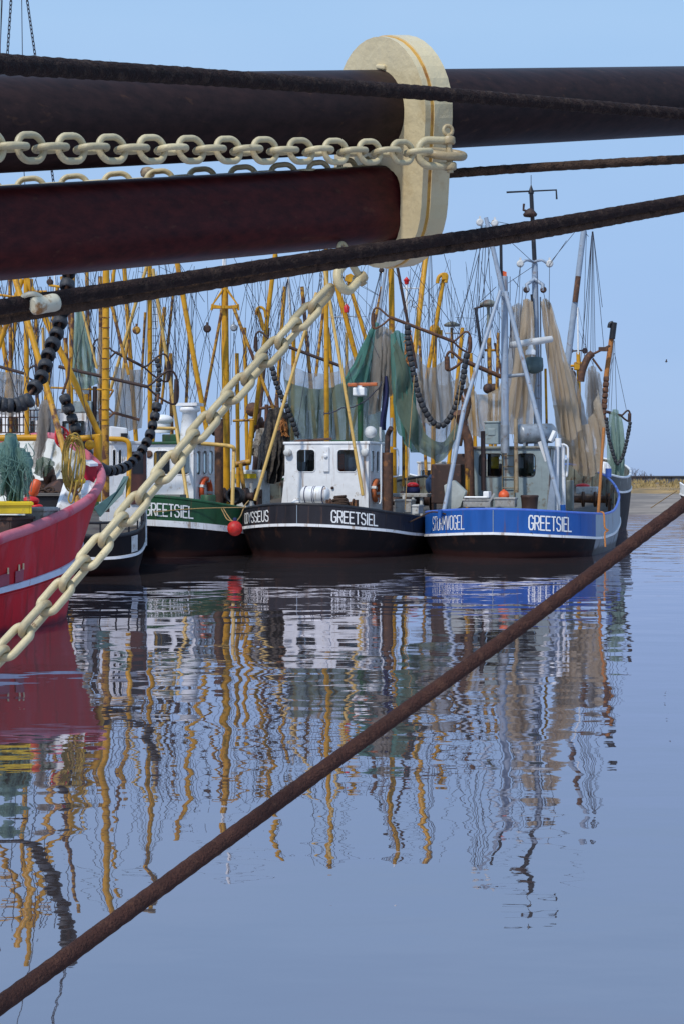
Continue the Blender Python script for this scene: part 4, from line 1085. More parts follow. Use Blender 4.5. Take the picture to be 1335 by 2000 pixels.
mb = MB(); c = P(849, 940, 50); mb.lathe(c - O.Z * .3, [(.30, 0), (.33, .1), (.30, .4), (.2, .5), (.15, .52), (.15, .58)], (O.D * -.6 + O.Z), 18); mb.build('blue_drum', mat('blue_grey_plastic', (.10, .17, .30), .5, .2, 6), None, label='blue grey drum lying beside the net behind the blue boat', cat='drum')

# ============================================================ blue boat at right
B = Boat('fishing_boat', 'blue and grey shrimp boat with grey wheelhouse, rightmost of the front row', 962, 43.0, .30)
B.hull([(0, 0, 1.50, .77), (.9, .20, 1.48, .74), (1.8, .72, 1.42, .68), (2.45, 1.6, 1.36, .62), (2.8, 2.9, 1.31, .55), (2.9, 4.5, 1.28, .55), (2.9, 7, 1.38, .62), (2.7, 10, 1.85, .95), (2.0, 13, 2.4, 1.3), (1.0, 15, 2.8, 1.6), (0, 16, 3.0, 1.8)],
       dict(hull=M['black_hull'], bulwark=M['blue_hull'], rail=M['blue_rail']), strake=.075, side=(4.2, M['grey_hull'], mat('grey_lower_hull_paint', (.23, .25, .27), .55, .25, 3, (.10, .09, .08), .35, 2.4, stretch=(1, 1, .3), low=(.22, (.05, .04, .03)))), wl_in=.93, stern_in=.6, cap_r=.045)
B.letters('STURMVOGEL', 845, 906, .20, .76, M['white_clean'], .085)
B.letters('GREETSIEL', 1031, 1114, .22, .78, M['white_clean'])
B.seam()
for q in (-1.7, 1.35, 3.0): B.seam(q, M['blue_hull'], .006)
mb = MB(); mb.lathe(B.at(B.arc_of(1036), .03, .0), [(.05, -.05), (.05, .02)], -B.D, 10); mb.build('drain_pipe', M['black'], B.root)
# grey side below the rubbing strake
f0 = 4.0
a0, a1 = B.onf(917, 900, f0)[0], B.onf(1072, 900, f0)[0]
zt = B.onf(995, 877, f0)[2]
bh = B.house(a0, a1, f0, f0 + 2.6, .5, zt, rects(B.onf, f0, [(935, 980, 886, 931), (1009, 1044, 886, 931)], 0), [(f0 + .5, f0 + 1.1, zt - .95, zt - .3)], M['grey_house'], rad=.14, frame=M['black'], roof=M['olive'], roof_over=.10)
mb = MB(); L = [B.Pf(x, 892 + 22.0 * k, f0 - .08) for k in range(5) for x in (980, 1003)]
for x in (980, 1003): mb.tube([B.Pf(x, 872, f0 - .1), B.Pf(x, 985, f0 - .1)], .018, 6)
for k in range(5): mb.tube([B.Pf(980, 890 + 21 * k, f0 - .1), B.Pf(1003, 890 + 21 * k, f0 - .1)], .018, 6)
mb.build('ladder', mat('rusty_ladder', (.24, .19, .11), .6, .3, 8, (.12, .05, .02), .4, 6), bh)
B.stick('vent_pipe', mat('tan_pipe', (.34, .26, .16), .55, .25, 6, (.15, .08, .04), .35, 5), (1008, 962), (1006, 818), 8, 46.2, n=12)
B.stick('exhaust_pipe', M['darkbrown'], (943, 958), (942, 842), 9, 46.0, n=12)
B.pole('exhaust_pipe', M['brown'], smooth_path([P(917, 985, 46.4), P(916, 920, 46.4), P(914, 866, 46.4), P(908, 846, 46.4), P(901, 826, 46.4), P(893, 806, 46.2)], 5), .155, 14)
mb = MB(); c = P(961, 847, 47.5); mb.box(c, (.46, .4, .70), (B.S, B.D, B.Z)); mb.box(c + B.Z * .38, (.52, .46, .06), (B.S, B.D, B.Z)); mb.box(c - B.D * .21 + B.Z * .05, (.25, .03, .22), (B.S, B.D, B.Z)); mb.build('roof_locker', M['grey_house'], B.root, bevel=.02)
p, q = P(1012, 848, 47.2), P(1077, 846, 47.8); ax = q - p
mb = MB(); mb.lathe(p, [(.1, -.06), (.28, -.02), (.33, .05), (.33, ax.length * .48), (.34, ax.length * .5), (.33, ax.length * .52), (.33, ax.length - .05), (.28, ax.length), (.1, ax.length + .04)], ax, 22)
for t in (.2, .8): mb.box(p + ax * t - B.Z * .36, (.08, .5, .3), (B.S, B.D, B.Z))
mb.build('air_tank', M['steel'], B.root)
for x0, x1, y0, y1, mm, nm, ff in ((958, 973, 892, 915, 'crate_yellow', 'screen_box', .6), (958, 975, 886, 893, 'white_clean', 'inner_panel', .7), (1012, 1021, 893, 915, 'grey_blue', 'screen_box', .6), (1030, 1041, 890, 925, 'olive', 'inner_panel', .8)):
    p, q = B.onf(x0, y0, f0 + ff), B.onf(x1, y1, f0 + ff)
    mb = MB(); mb.box(B.W((p[0] + q[0]) / 2, f0 + ff, (p[2] + q[2]) / 2), (q[0] - p[0], .12, p[2] - q[2]), (B.S, B.D, B.Z)); mb.build(nm, M[mm], bh, bevel=.02)
# main gantry: pipe with two legs
B.stick('gantry_mast', M['grey_blue'], (985, 868), (984, 540), 15, 46.4, n=14, w2=13)
B.stick('gantry_foot', M['steel'], (985, 885), (985, 830), 17, 46.4, n=14)
B.stick('gantry_boom', M['grey_blue'], (984, 585), (948, 425), 10, 46.2, n=12, w2=8)
B.stick('gantry_leg', M['grey_blue'], (976, 568), (905, 798), 8, 46.0, 45.0, n=10)
B.stick('gantry_leg', M['grey_blue'], (905, 798), (866, 1000), 9, 45.0, 44.2, n=10)
B.stick('gantry_leg', M['grey_blue'], (986, 570), (1096, 1000), 9, 46.0, 44.2, n=10)
B.stick('flag_pole', M['black'], (978, 545), (977, 470), 6, 46.5)
B.stick('cross_brace', M['steel'], (988, 735), (1028, 731), 7, 46.6)
for px, py in ((936, 428), (965, 430)): B.block(px, py + 6, 46.2, .24, M['offwhite'])
mb = MB(); mb.prism([P(978, 528, 46.5), P(988, 531, 46.5), P(989, 543, 46.5), P(982, 540, 46.5)], (0, .03, 0)); mb.build('pennant', M['orange'], B.root)
# main mast
B.stick('mast', M['grey_blue'], (1049, 872), (1043, 515), 15, 49.5, n=14, w2=12)
B.stick('mast_top', M['black'], (1043, 515), (1036, 372), 9, 49.5, n=10, w2=8)
mb = MB(); mb.lathe(P(1036, 378, 49.5), [(.10, 0), (.10, .05), (.0, .34)], B.Z, 12); mb.tube([P(1036, 362, 49.5), P(1036, 342, 49.5)], .012, 5); mb.build('mast_cap', M['black'], B.root)
B.pole('antenna_yard', M['black'], [P(988, 375.5, 49.5), P(1085, 371, 49.5), P(1086, 389, 49.5)], .035, 6)
mb = MB(); mb.lathe(P(1034, 424, 49.3), [(.08, 0), (.22, .03), (.25, .10), (.12, .26), (.05, .3)], B.Z, 14); mb.tube([P(1026, 412, 49.3), P(1021, 410, 49.3), P(1022, 398, 49.3)], .045, 6); mb.build('mast_lamp', M['darkbrown'], B.root)
mb = MB()
for sg in (-1, 1):
    mb.tube(smooth_path([P(1042, 512, 49.4), P(1042 + sg * 14, 508, 49.2), P(1042 + sg * 26, 515, 49.2)], 4), .05, 6)
    mb.tube([P(1043, 545, 49.4), P(1043 + sg * 16, 556, 49.2), P(1044 + sg * 14, 568, 49.2)], .07, 6)
mb.build('mast_fitting', M['grey_blue'], B.root)
for px in (1015, 1072): B.block(px, 515, 49.2, .26, M['offwhite'])
for px in (1027, 1060): B.block(px, 566, 49.2, .22)
p, q = P(996, 674, 48), P(1077, 662, 48); ax = q - p
mb = MB(); mb.lathe(p, [(.05, -.03), (.11, 0), (.12, ax.length * .5), (.11, ax.length), (.05, ax.length + .03)], ax, 14); rs = mb.build('radar_scanner', M['offwhite'], B.root)
mb = MB(); c = P(1035, 686, 48); mb.lathe(c - B.Z * .12, [(.17, 0), (.17, .14), (.10, .20), (.08, .34)], B.Z, 14); mb.build('radar_motor', M['white_clean'], rs)
mb = MB(); c = P(1042, 708, 48.6); mb.lathe(c - B.Z * .28, [(.10, -.1), (.30, 0), (.32, .15), (.30, .42), (.25, .46)], B.Z, 16); mb.build('mast_box', mat('dark_green_grey_box', (.07, .11, .11), .5, .2, 6), B.root)
B.stick('mast_stay_post', M['yellow'], (1067, 862), (1064, 720), 5, 50)
B.stick('mast_spar', M['black'], (1041, 640), (1037, 575), 5, 49.3)
B.stick('mast_ladder_rail', M['steel'], (1056, 860), (1054, 580), 3, 49.7)
# aft deck gear
B.stick('bollard_post', M['white'], (1085, 1000), (1087, 856), 9, 45.4, n=12)
B.stick('bollard_post', M['white'], (1100, 1000), (1098, 866), 8, 45.6, n=12)
mb = MB(); mb.prism([P(1083, 870, 45.2), P(1066, 1000, 45.2), P(1082, 1000, 45.2)], B.D * .25); mb.build('knee_plate', M['grey_blue'], B.root)
B.pole('hand_rail', M['white_clean'], smooth_path([P(1098, 868, 45.5), P(1106, 872, 45.5), P(1108, 885, 45.5), P(1106, 925, 45.5), P(1104, 930, 45.5)], 5), .035, 8)
B.pole('flood_lamp', M['white_clean'], [P(1054, 862, 45), P(1068, 900, 45)], .085, 4)
B.pole('flood_lamp', M['white_clean'], [P(1074, 862, 45.2), P(1083, 842, 45.2)], .085, 4)
B.stick('lamp_body', M['white_clean'], (1089, 872), (1089, 856), 12, 45)
c = P(1033, 985, 44.6); mb = MB(); mb.lathe(c - B.Z * .25, [(.24, 0), (.26, .05), (.24, .1), (.27, .45), (.29, .5), (.27, .54), (.2, .54)], B.Z, 20); mb.build('winch_drum', M['darkbrown'], B.root)
B.stick('mooring_bitt', M['blue_hull'], (857, 1012), (859, 996), 9, 44.0)
B.stick('mooring_bitt', M['blue_hull'], (1099, 1004), (1098, 986), 11, 44.0)
mb = MB(); mb.prism([P(866, 948, 44.4), P(885, 938, 44.4), P(908, 960, 44.4), P(898, 990, 44.4), P(872, 1004, 44.4)], B.D * .3); mb.build('net_chute', mat('pale_grey_chute', (.40, .42, .38), .5, .15, 5, (.2, .15, .1), .2, 4), B.root, bevel=.01)
mb = MB(); mb.box(P(875, 945, 46.8), (1.0, .8, 1.3), (B.S, B.D, B.Z)); mb.box(P(905, 930, 47.5), (.5, .5, 1.5), (B.S, B.D, B.Z)); mb.build('deck_winch_housing', M['darkbrown'], B.root, bevel=.04)
B.stick('side_panel', M['yellow_rust'], (912, 1000), (912, 915), 8, 45.8, n=4)
bax = (B.S, B.D, B.Z)
crate('long grey fish box with a white tray on its top behind the blue stern', P(933, 990, 44.3), (.85, .5, .26), M['crate'], bax)
mb = MB(); c = P(930, 971, 44.2); mb.box(c, (.72, .42, .05), bax); mb.box(c + B.S * .33 + B.Z * .08, (.18, .40, .2), bax); mb.build('white_tray', M['white_clean'], None, bevel=.02, label='bright white plastic tray lying on a long grey fish box', cat='tray')
crate('grey fish box beneath the orange ball float', P(987, 990, 44.1), (.62, .45, .3), M['crate'], bax)
mb = MB(); mb.ball(P(983, 968, 44.1), .17, 18); mb.lathe(P(983, 968, 44.1) + B.Z * .15, [(.04, 0), (.04, .05)], B.Z, 8); mb.build('ball_float', M['orange'], None, label='orange ball float resting on a grey fish box by the ladder', cat='float')
mb = MB(); mb.prism([P(946, 992, 43.6), P(950, 992, 43.6), P(966, 964, 43.6), P(963, 963, 43.6)], (0, .05, 0)); mb.build('boat_hook', M['crate'], None, label='short grey bar leaning against the boxes behind the blue stern', cat='bar')
# starboard side deck: hatch box, winch
mb = MB(); mb.box(P(1112, 968, 46.5), (.22, .3, 1.0), bax); mb.build('side_post', M['olive'], B.root, bevel=.03)
mb = MB(); mb.box(P(1146, 958, 52), (.75, .6, .28), bax); hb = mb.build('deck_box', M['offwhite'], None, bevel=.03, label='white box with a red cloth on the side deck of the blue boat', cat='box')
mb = MB(); mb.ball(P(1137, 949, 52), .2, 12, (1.3, 1, .45)); mb.build('red_cloth', M['red'], hb)
B.winch(P(1150, 975, 51.5), 1.3, .28)
B.stick('shroud_post', M['rope_orange'], (1167, 1004), (1178, 835), 6, 45.2)
B.stick('bow_post', M['blue_rail'], (1187, 932), (1187, 915), 12, 53)
B.pole('hanging_rope', M['rope_orange'], smooth_path([P(1172, 1000, 44.2), P(1178, 1004, 44.1), P(1180, 1030, 44.0), P(1186, 1036, 44.0), P(1180, 1042, 44.0), P(1181, 1068, 43.9)], 5), .03, 6)
# rigging
B.wires([(1015, 518, 990, 700), (1072, 518, 1105, 470), (1020, 560, 1012, 660), (1027, 570, 1024, 588), (1060, 570, 1064, 588), (1043, 515, 950, 430), (1072, 515, 1070, 700), (1015, 518, 1010, 640), (1048, 530, 1052, 860), (1040, 520, 980, 560), (965, 432, 1030, 445), (1074, 512, 1140, 430)], 49.0, .010)
B.wires([(940, 440, 885, 690), (942, 440, 905, 720), (946, 440, 928, 650), (948, 440, 938, 760), (950, 440, 960, 640), (938, 440, 926, 660), (958, 470, 940, 585), (950, 440, 893, 640)], 46.3, .012)
B.wires([(975, 600, 972, 690), (968, 560, 936, 590), (1000, 545, 1012, 560), (995, 540, 995, 680), (992, 570, 1000, 700)], 46.6, .011)

# ============================================================ green boat
Gb = Boat('fishing_boat', 'green hulled shrimp boat with white wheelhouse left of the black one', 262, 43.5, .30)
Gb.hull([(0, 0, 1.9, 1.1), (.9, .20, 1.86, 1.06), (1.8, .72, 1.74, .98), (2.45, 1.6, 1.58, .86), (2.8, 2.9, 1.42, .74), (2.9, 4.5, 1.3, .66), (2.9, 7, 1.3, .68), (2.7, 10, 1.6, .9), (2.0, 13, 2.0, 1.2), (1.0, 15, 2.3, 1.5), (0, 16, 2.5, 1.7)],
        dict(hull=M['black_hull'], bulwark=M['green_hull'], rail=M['green_hull']), strake=.19)
Gb.letters('GREETSIEL', 286, 378, .28, .74, M['white_clean'])
f0 = 3.0
a0, a1 = Gb.onf(282, 900, f0)[0], Gb.onf(379, 900, f0)[0]
zt = Gb.onf(330, 868, f0)[2]
f1 = Gb.ons(432, 900, a1)[1]
gh = Gb.house(a0, a1, f0, f1, .7, zt, rects(Gb.onf, f0, [(301, 334, 880, 927), (342, 373, 880, 927)], 0), rects(Gb.ons, a1, [(382, 391, 880, 928), (394, 403, 880, 927), (406, 415, 880, 926)], 1), M['white'], roof=M['green_hull'], roof_over=.12, rad=.14)
mb = MB(); mb.lathe(Gb.Pf(293, 887, f0) - Gb.D * .03, [(.12, 0), (.12, .04), (.08, .05)], -Gb.D, 14); mb.build('porthole', M['brown'], gh)
mb = MB(); mb.lathe(P(371, 868, 47), [(.34, 0), (.30, .5), (.24, 1.05), (.34, 1.1), (.34, 1.22), (.2, 1.24)], Gb.Z, 18); mb.box(P(371, 866, 47) + Gb.Z * 1.28, (.75, .6, .1), (Gb.S, Gb.D, Gb.Z)); mb.build('funnel', M['white'], Gb.root)
mb = MB(); mb.box(P(344, 872, 47.3) + Gb.Z * .15, (.75, .6, .5), (Gb.S, Gb.D, Gb.Z)); mb.build('roof_box', M['green_hull'], Gb.root, bevel=.03)
mb = MB(); mb.ball(P(318, 820, 47.3), .36, 16, (1, 1, .5)); mb.lathe(P(318, 828, 47.3), [(.26, -.3), (.28, 0)], Gb.Z, 14); mb.build('satellite_dome', M['white_clean'], Gb.root)
Gb.stick('exhaust_pipe', M['brown'], (428, 1000), (428, 822), 17, 46.4, n=14)
Gb.stick('exhaust_tip', M['darkbrown'], (428, 840), (431, 818), 10, 46.4, n=12)
mb = MB(); c = P(421, 843, 47.5); mb.lathe(c, [(.12, 0), (.15, .04), (.0, .1)], -Gb.D, 14); mb.build('search_light', M['darkbrown'], Gb.root)
Gb.pole('rail_frame', M['yellow_pale'], [P(300, 836, 46.2), P(340, 837, 46.2), P(344, 836, 46.2)], .055, 8)
Gb.pole('rail_frame', M['yellow_pale'], smooth_path([P(393, 866, 46), P(430, 869, 46), P(452, 872, 45.8), P(457, 877, 45.8), P(457, 890, 45.8), P(454, 992, 45.2)], 4), .065, 8)
Gb.stick('stay_pole', M['yellow_pale'], (345, 838), (368, 983), 7, 46.2, 45.0)
Gb.stick('mast', M['yellow'], (443, 985), (439, 520), 16, 50, n=14, w2=13)
Gb.stick('mast_top', M['white_clean'], (439, 520), (438, 452), 9, 50, w2=5)
mb = MB()
for sg in (-1, 1):
    mb.tube([P(440 + sg * 4, 566, 49.9), P(440 + sg * 25, 596, 49.8), P(440, 601, 49.8)], .05, 6)
    mb.tube([P(440 + sg * 25, 594, 49.8), P(440 + sg * 26, 606, 49.8)], .04, 6)
mb.box(P(440, 600, 49.8), (.85, .16, .10)); mb.build('mast_bracket', M['yellow'], Gb.root)
Gb.stick('tripod_leg', M['yellow_rust'], (434, 604), (399, 795), 6, 49.5)
Gb.stick('tripod_leg', M['yellow_rust'], (457, 602), (534, 798), 6.5, 49.5)
Gb.stick('derrick', M['yellow'], (344, 500), (404, 840), 10, 48.6, n=12)
Gb.stick('derrick', M['yellow'], (540, 478), (497, 830), 9, 52, n=12)
Gb.stick('crane_hook_pole', M['yellow'], (503, 602), (516, 645), 8, 51.8)
Gb.pole('crane_hook', M['yellow'], smooth_path([P(500, 615, 51.7), P(503, 603, 51.7), P(510, 600, 51.7), P(517, 606, 51.7), P(519, 620, 51.7)], 5), .05, 6)
Gb.stick('mast_post', M['yellow'], (466, 975), (463, 690), 8, 51, n=8)
Gb.stick('gantry_bar', M['yellow_rust'], (455, 822), (496, 820), 5, 50)
Gb.stick('gantry_post', M['yellow'], (493, 822), (486, 905), 10, 50, n=8)
Gb.stick('gantry_post', M['yellow_rust'], (470, 905), (480, 980), 8, 47, n=8)
Gb.stick('gantry_bar', M['yellow_rust'], (457, 908), (489, 902), 12, 49, n=8)
Gb.block(405, 642, 49.6, .28); Gb.block(457, 640, 49.6, .26, M['steel'])
Gb.wires([(414, 606, 405, 636), (457, 606, 457, 632), (405, 650, 380, 790), (404, 650, 370, 790), (347, 505, 430, 720), (345, 505, 400, 590), (341, 520, 300, 700), (438, 455, 350, 500), (438, 460, 535, 480), (457, 650, 452, 830), (458, 650, 470, 800), (300, 580, 370, 780), (310, 585, 385, 790), (380, 520, 345, 780), (440, 470, 510, 605), (440, 470, 420, 860)], 49.6, .010)
Gb.wires([(535, 480, 515, 700), (540, 480, 560, 660), (500, 615, 480, 700), (503, 615, 475, 740), (506, 615, 505, 780), (510, 610, 530, 700), (563, 545, 520, 650), (562, 545, 545, 660), (565, 545, 590, 690), (541, 478, 548, 800), (498, 625, 448, 780)], 52, .010)
life_ring('bright orange life ring on the side of the green boat\'s wheelhouse', Gb.W(a1 + .12, Gb.ons(396, 957, a1)[1], Gb.ons(396, 957, a1)[2]), Gb.S, .37, .085, M['orange'])
Gb.winch(P(470, 970, 47), 1.2, .30, M['darkbrown'])
mb = MB(); c = P(463, 968, 46); mb.lathe(c, [(.28, 0), (.28, .3), (.2, .32), (.2, .1)], -Gb.D, 18); mb.build('hose_drum', M['black'], Gb.root)
mb = MB(); mb.box(P(335, 972, 44.6), (.8, .5, .2), (Gb.S, Gb.D, Gb.Z)); mb.build('fender_board', M['olive'], Gb.root)
mb = MB(); mb.lathe(P(407, 985, 44.6), [(.24, -.1), (.24, .28), (.22, .3)], Gb.Z, 16); mb.build('green_bin', M['green_hull'], None, label='small green bin beside the bright orange life ring', cat='bin')
# fender ball with its lines
mb = MB(); c = P(459, 1032, 43.6); mb.ball(c, .235, 20); fd = mb.build('fender_ball', mat('red_fender', (.60, .018, .012), .5, .25, 10, (.35, .05, .03), .3, 12, bump=.4, bscale=14), None, label='red ball fender hanging between the green and black hulls', cat='fender')
mb = MB(); mb.lathe(c + Vector((0, 0, .21)), [(.05, 0), (.06, .1), (.03, .12)], Vector((0, 0, 1)), 10); mb.build('fender_eye', M['blue_cloth'], fd)
mb = MB()
mb.tube(smooth_path([P(460, 1018, 43.6), P(445, 1015, 43.7), P(436, 1000, 43.9), P(430, 988, 44.4)], 6), .018, 6)
mb.tube(smooth_path([P(460, 1018, 43.6), P(452, 1016, 43.7), P(442, 1002, 43.9), P(434, 988, 44.4)], 6), .018, 6)
mb.tube(smooth_path([P(462, 1018, 43.6), P(470, 1008, 43.7), P(478, 988, 44.0), P(486, 978, 44.4)], 6), .018, 6)
mb.build('fender_line', M['rope_tan'], fd)
rope('mooring_line', 'thin green mooring line between the green boat and the black one', [P(300, 1000, 43.3), P(390, 993, 43.6), P(480, 991, 43.9)], .014, .014, M['rope_tan'], fuzz=0, step=.1, cat='rope')
rope('mooring_line', 'slack dark mooring line drooping from the black boat to the blue one', [P(760, 1000, 45.4), P(790, 1020, 45), P(815, 1012, 44.6), P(842, 1000, 44.2), P(870, 1004, 44)], .022, .022, M['brown_rope'], fuzz=0, step=.08, cat='rope')
# ============================================================ small black boat with the round stern
K = Boat('fishing_boat', 'small black boat with round open railed stern behind the red bow', 192, 35.2, -.28)
K.hull([(0, 0, 1.0, .46), (.55, .10, 1.02, .48), (1.05, .55, 1.10, .55), (1.32, 1.25, 1.25, .72), (1.5, 2.3, 1.5, .92), (1.62, 4.0, 1.7, 1.05), (1.6, 7, 1.75, 1.1), (1.2, 10, 1.95, 1.2), (.5, 11.5, 2.1, 1.3), (0, 12, 2.2, 1.4)],
       dict(hull=M['black_hull'], bulwark=M['black_hull'], rail=M['black'], inner=M['offwhite']), strake=.07, deck=.5)
for arc in (.95,):
    mb = MB(); mb.add([K.at(arc, .12, .012), K.at(arc + .28, .12, .012), K.at(arc + .28, .86, .012), K.at(arc, .86, .012)], [[0, 1, 2, 3]])
    mb.build('freeing_port', M['offwhite'], K.root)
mb = MB()
for i in range(9):
    arc = -1.2 + .42 * i; mb.tube([K.at(arc, 1.0, -.03), K.at(arc, 1.0, -.03) + Vector((0, 0, .34))], .022, 6)
mb.tube([K.at(-1.6 + .1 * i, 1.0, -.03) + Vector((0, 0, .34)) for i in range(44)], .035, 8)
mb.build('stern_railing', M['black'], K.root)
f0 = 3.4
a0, a1 = K.onf(214, 900, f0)[0], K.onf(286, 900, f0)[0]
kz = K.onf(250, 868, f0)[2]
kh = K.house(a0, a1, f0, f0 + 2.2, .6, kz, rects(K.onf, f0, [(220, 227, 878, 922), (231, 238, 878, 922)], 0), [(f0 + .5, f0 + 1.2, kz - .8, kz - .25)], M['white'], rad=.08, roof=M['offwhite'])
mb = MB(); p = [K.Pf(x, y, f0 - .045) for x, y in ((255, 985), (286, 985), (286, 882), (255, 882))]; mb.prism(p, K.D * -.03); dr = mb.build('door', mat('brown_varnished_door', (.10, .030, .018), .35, .3, 5), kh)
mb = MB(); p = [K.Pf(x, y, f0 - .08) for x, y in ((259, 925), (280, 925), (280, 888), (259, 888))]; mb.prism(p, K.D * -.01); mb.build('door_window', M['black'], dr)
mb = MB(); mb.prism([K.Pf(x, y, f0 - .3) for x, y in ((256, 858), (216, 858), (216, 832), (250, 836))], K.D * 1.0); bx = mb.build('roof_box', M['white'], K.root, bevel=.03)
mb = MB(); mb.box(K.Pf(243, 852, f0 - .33), (.18, .04, .16), (K.S, K.D, K.Z)); mb.build('box_vent', M['black'], bx)
K.stick('mast', M['yellow_rust'], (207, 1000), (206, 830), 15, 37.5, n=14)
K.stick('mast', M['yellow'], (206, 830), (208, 440), 14.5, 37.5, n=14, w2=13)
K.pole('rail_frame', M['yellow'], smooth_path([P(214, 857, 37), P(238, 858, 37), P(249, 862, 37), P(253, 873, 37), P(253, 900, 37), P(250, 990, 36.4)], 4), .065, 8)
K.stick('stay_pole', M['yellow_pale'], (160, 600), (190, 720), 5, 40)
K.stick('derrick', M['yellow'], (228, 500), (217, 568), 7, 39, n=10)
K.stick('tripod_leg', M['yellow_rust'], (219, 598), (252, 732), 6.5, 40)
mb = MB(); mb.prism([P(184, 992, 36.2), P(196, 1010, 36.2), P(240, 965, 36.4), P(252, 930, 36.6), P(243, 930, 36.6), P(228, 960, 36.4)], K.D * .12); mb.build('stern_board', mat('dark_teal_board', (.05, .12, .12), .6, .3, 5), K.root)
K.wires([(208, 445, 280, 700), (208, 445, 150, 700), (210, 450, 205, 830), (208, 460, 290, 520), (205, 470, 130, 540), (212, 480, 250, 850), (203, 480, 165, 860)], 37.8, .009)
mb = MB()
for i in range(14): mb.tube([P(199, 560 + 20 * i, 37.4), P(215, 560 + 20 * i, 37.4)], .012, 4)
mb.build('mast_step', M['yellow_rust'], K.root)

# ============================================================ red boat at the left
R_ = Boat('fishing_boat', 'red hulled fishing boat whose bow comes in close from the left edge', 60, 24.0, .4)
rim0 = [(-420, 1260, 17.0), (-150, 1118, 20.2), (0, 1055, 22.0), (50, 1038, 22.9), (100, 1018, 23.8), (150, 994, 24.8), (186, 968, 25.8), (203, 938, 26.9), (199, 914, 27.7), (182, 896, 28.3), (160, 879, 28.9), (105, 853, 30.0), (20, 860, 30.6), (-120, 880, 30.8), (-420, 930, 30.4)]
wlp = [(-420, 17.6), (-150, 20.9), (0, 22.6), (40, 23.1), (75, 23.6), (105, 24.1), (124, 24.7), (131, 25.4), (127, 26.3), (118, 27.1), (100, 28.0), (60, 29.0), (0, 29.6), (-140, 29.8), (-420, 29.4)]
rim = smooth_path([P(*q) for q in rim0], 6)
wl_ = smooth_path([G(a, b) for a, b in wlp], 6)
NR = len(rim)
def rl(k, w, o=0.0):
    """point on the red hull: w 0 at the water, 1 at the rail, with flare"""
    p, q = wl_[k], rim[k]; t = w ** 1.35 if w > 0 else w
    v = Vector((p.x + (q.x - p.x) * t, p.y + (q.y - p.y) * t, p.z + (q.z - p.z) * w))
    if o:
        a, b = rim[max(0, k - 1)], rim[min(NR - 1, k + 1)]; d = (b - a); n = Vector((d.y, -d.x, 0)).normalized(); v += n * o
    return v
def strip(name, w0, w1, o, mt, rows=8, k0=0, k1=None, flip=False):
    mb = MB(); k1 = k1 or NR - 1; q = k1 - k0 + 1
    vs = [rl(k, w0 + (w1 - w0) * j / rows, o) for j in range(rows + 1) for k in range(k0, k1 + 1)]
    mb.add(vs, [[j * q + i, j * q + i + 1, (j + 1) * q + i + 1, (j + 1) * q + i] for j in range(rows) for i in range(q - 1)], True)
    return mb.build(name, mt, R_.root)
strip('hull', -.12, .995, 0, M['red_hull'], 14)
def band(name, w0, w1, o, mt, par=None):
    mb = MB(); vs = []
    for w, oo in ((w0, .0), (w0, o), (w1, o), (w1, .0)): vs += [rl(k, w, oo) for k in range(NR)]
    mb.add(vs, [[j * NR + k, j * NR + k + 1, (j + 1) * NR + k + 1, (j + 1) * NR + k] for j in range(3) for k in range(NR - 1)])
    return mb.build(name, mt, par or R_.root)
band('rubbing_strake', .435, .495, .045, mat('pale_blue_white_strake', (.55, .60, .72), .45, .12, 5, (.35, .1, .15), .18, 4))
band('hull_seam', .395, .41, .02, M['red_hull'])
mb = MB(); mb.tube([rl(k, 1.0, -.05) for k in range(NR)], .088, 10); mb.build('rail_cap', M['red_rail'], R_.root)
DZ = .95
def inn(k, z): return rl(k, z / rim[k].z, -.16)
mb = MB(); vs = [rl(k, .99, -.12) for k in range(NR)] + [inn(k, DZ) for k in range(NR)]
mb.add(vs, [[k + 1, k, NR + k, NR + k + 1] for k in range(NR - 1)], True)
mb.build('bulwark_lining', mat('stained_white_lining', (.66, .66, .62), .5, .14, 3, (.25, .22, .15), .38, 1.6), R_.root)
mb = MB(); vs = [inn(k, DZ) for k in range(NR)]; mb.add(vs, [[k, k + 1, NR - 2 - k, NR - 1 - k] for k in range(NR // 2)]); mb.build('deck', M['deck'], R_.root)
# patched plates on the bow
for k0, k1, lb in ((15, 18, 1), (10, 13.4, 2)):
    def rk(k, w):
        i = int(k); return rl(i, w, .02).lerp(rl(min(i + 1, NR - 1), w, .02), k - i)
    mb = MB(); mb.add([rk(k0, .50), rk(k1, .50), rk(k1, .63), rk(k0, .62)], [[0, 1, 2, 3]]); pp = mb.build('hull_patch', mat('dull_red_patch', (.30, .055, .085), .6, .15, 6), R_.root)
    mb = MB()
    for t in (.45, .92):
        q = rk(k0 + (k1 - k0) * t, .65); mb.box(q, (.02, .03, .10))
    mb.build('patch_clip', M['cream'], pp)
# breasthook, red bow locker, gussets
mb = MB(); mb.prism([P(160, 899, 27.6), P(180, 898, 28.0), P(192, 905, 27.2), P(176, 906, 26.9)], (0, 0, -.05)); mb.build('breasthook', M['white'], R_.root)
mb = MB(); mb.prism([P(163, 903, 27.4), P(189, 906, 27.2), P(190, 946, 27.2), P(164, 944, 27.4)], (.05, .3, 0)); mb.build('bow_locker', mat('strong_red_paint', (.42, .003, .03), .5, .15, 4), R_.root)
mb = MB(); mb.prism([P(126, 938, 26.2), P(142, 932, 26.2), P(150, 990, 25.6), P(104, 1012, 25.0)], (.05, .12, 0)); mb.build('gusset_plate', M['white'], R_.root)
mb = MB(); mb.prism([P(158, 944, 26.9), P(170, 938, 27.0), P(188, 949, 26.9), P(184, 962, 26.2), P(160, 984, 25.6)], (.03, .10, 0)); mb.build('gusset_plate', M['white'], R_.root)
mb = MB(); mb.prism([P(95, 945, 27), P(116, 934, 27), P(128, 962, 26.6), P(70, 966, 26.6)], (.0, .4, 0)); mb.build('anchor_bed', M['darkbrown'], R_.root, bevel=.03)
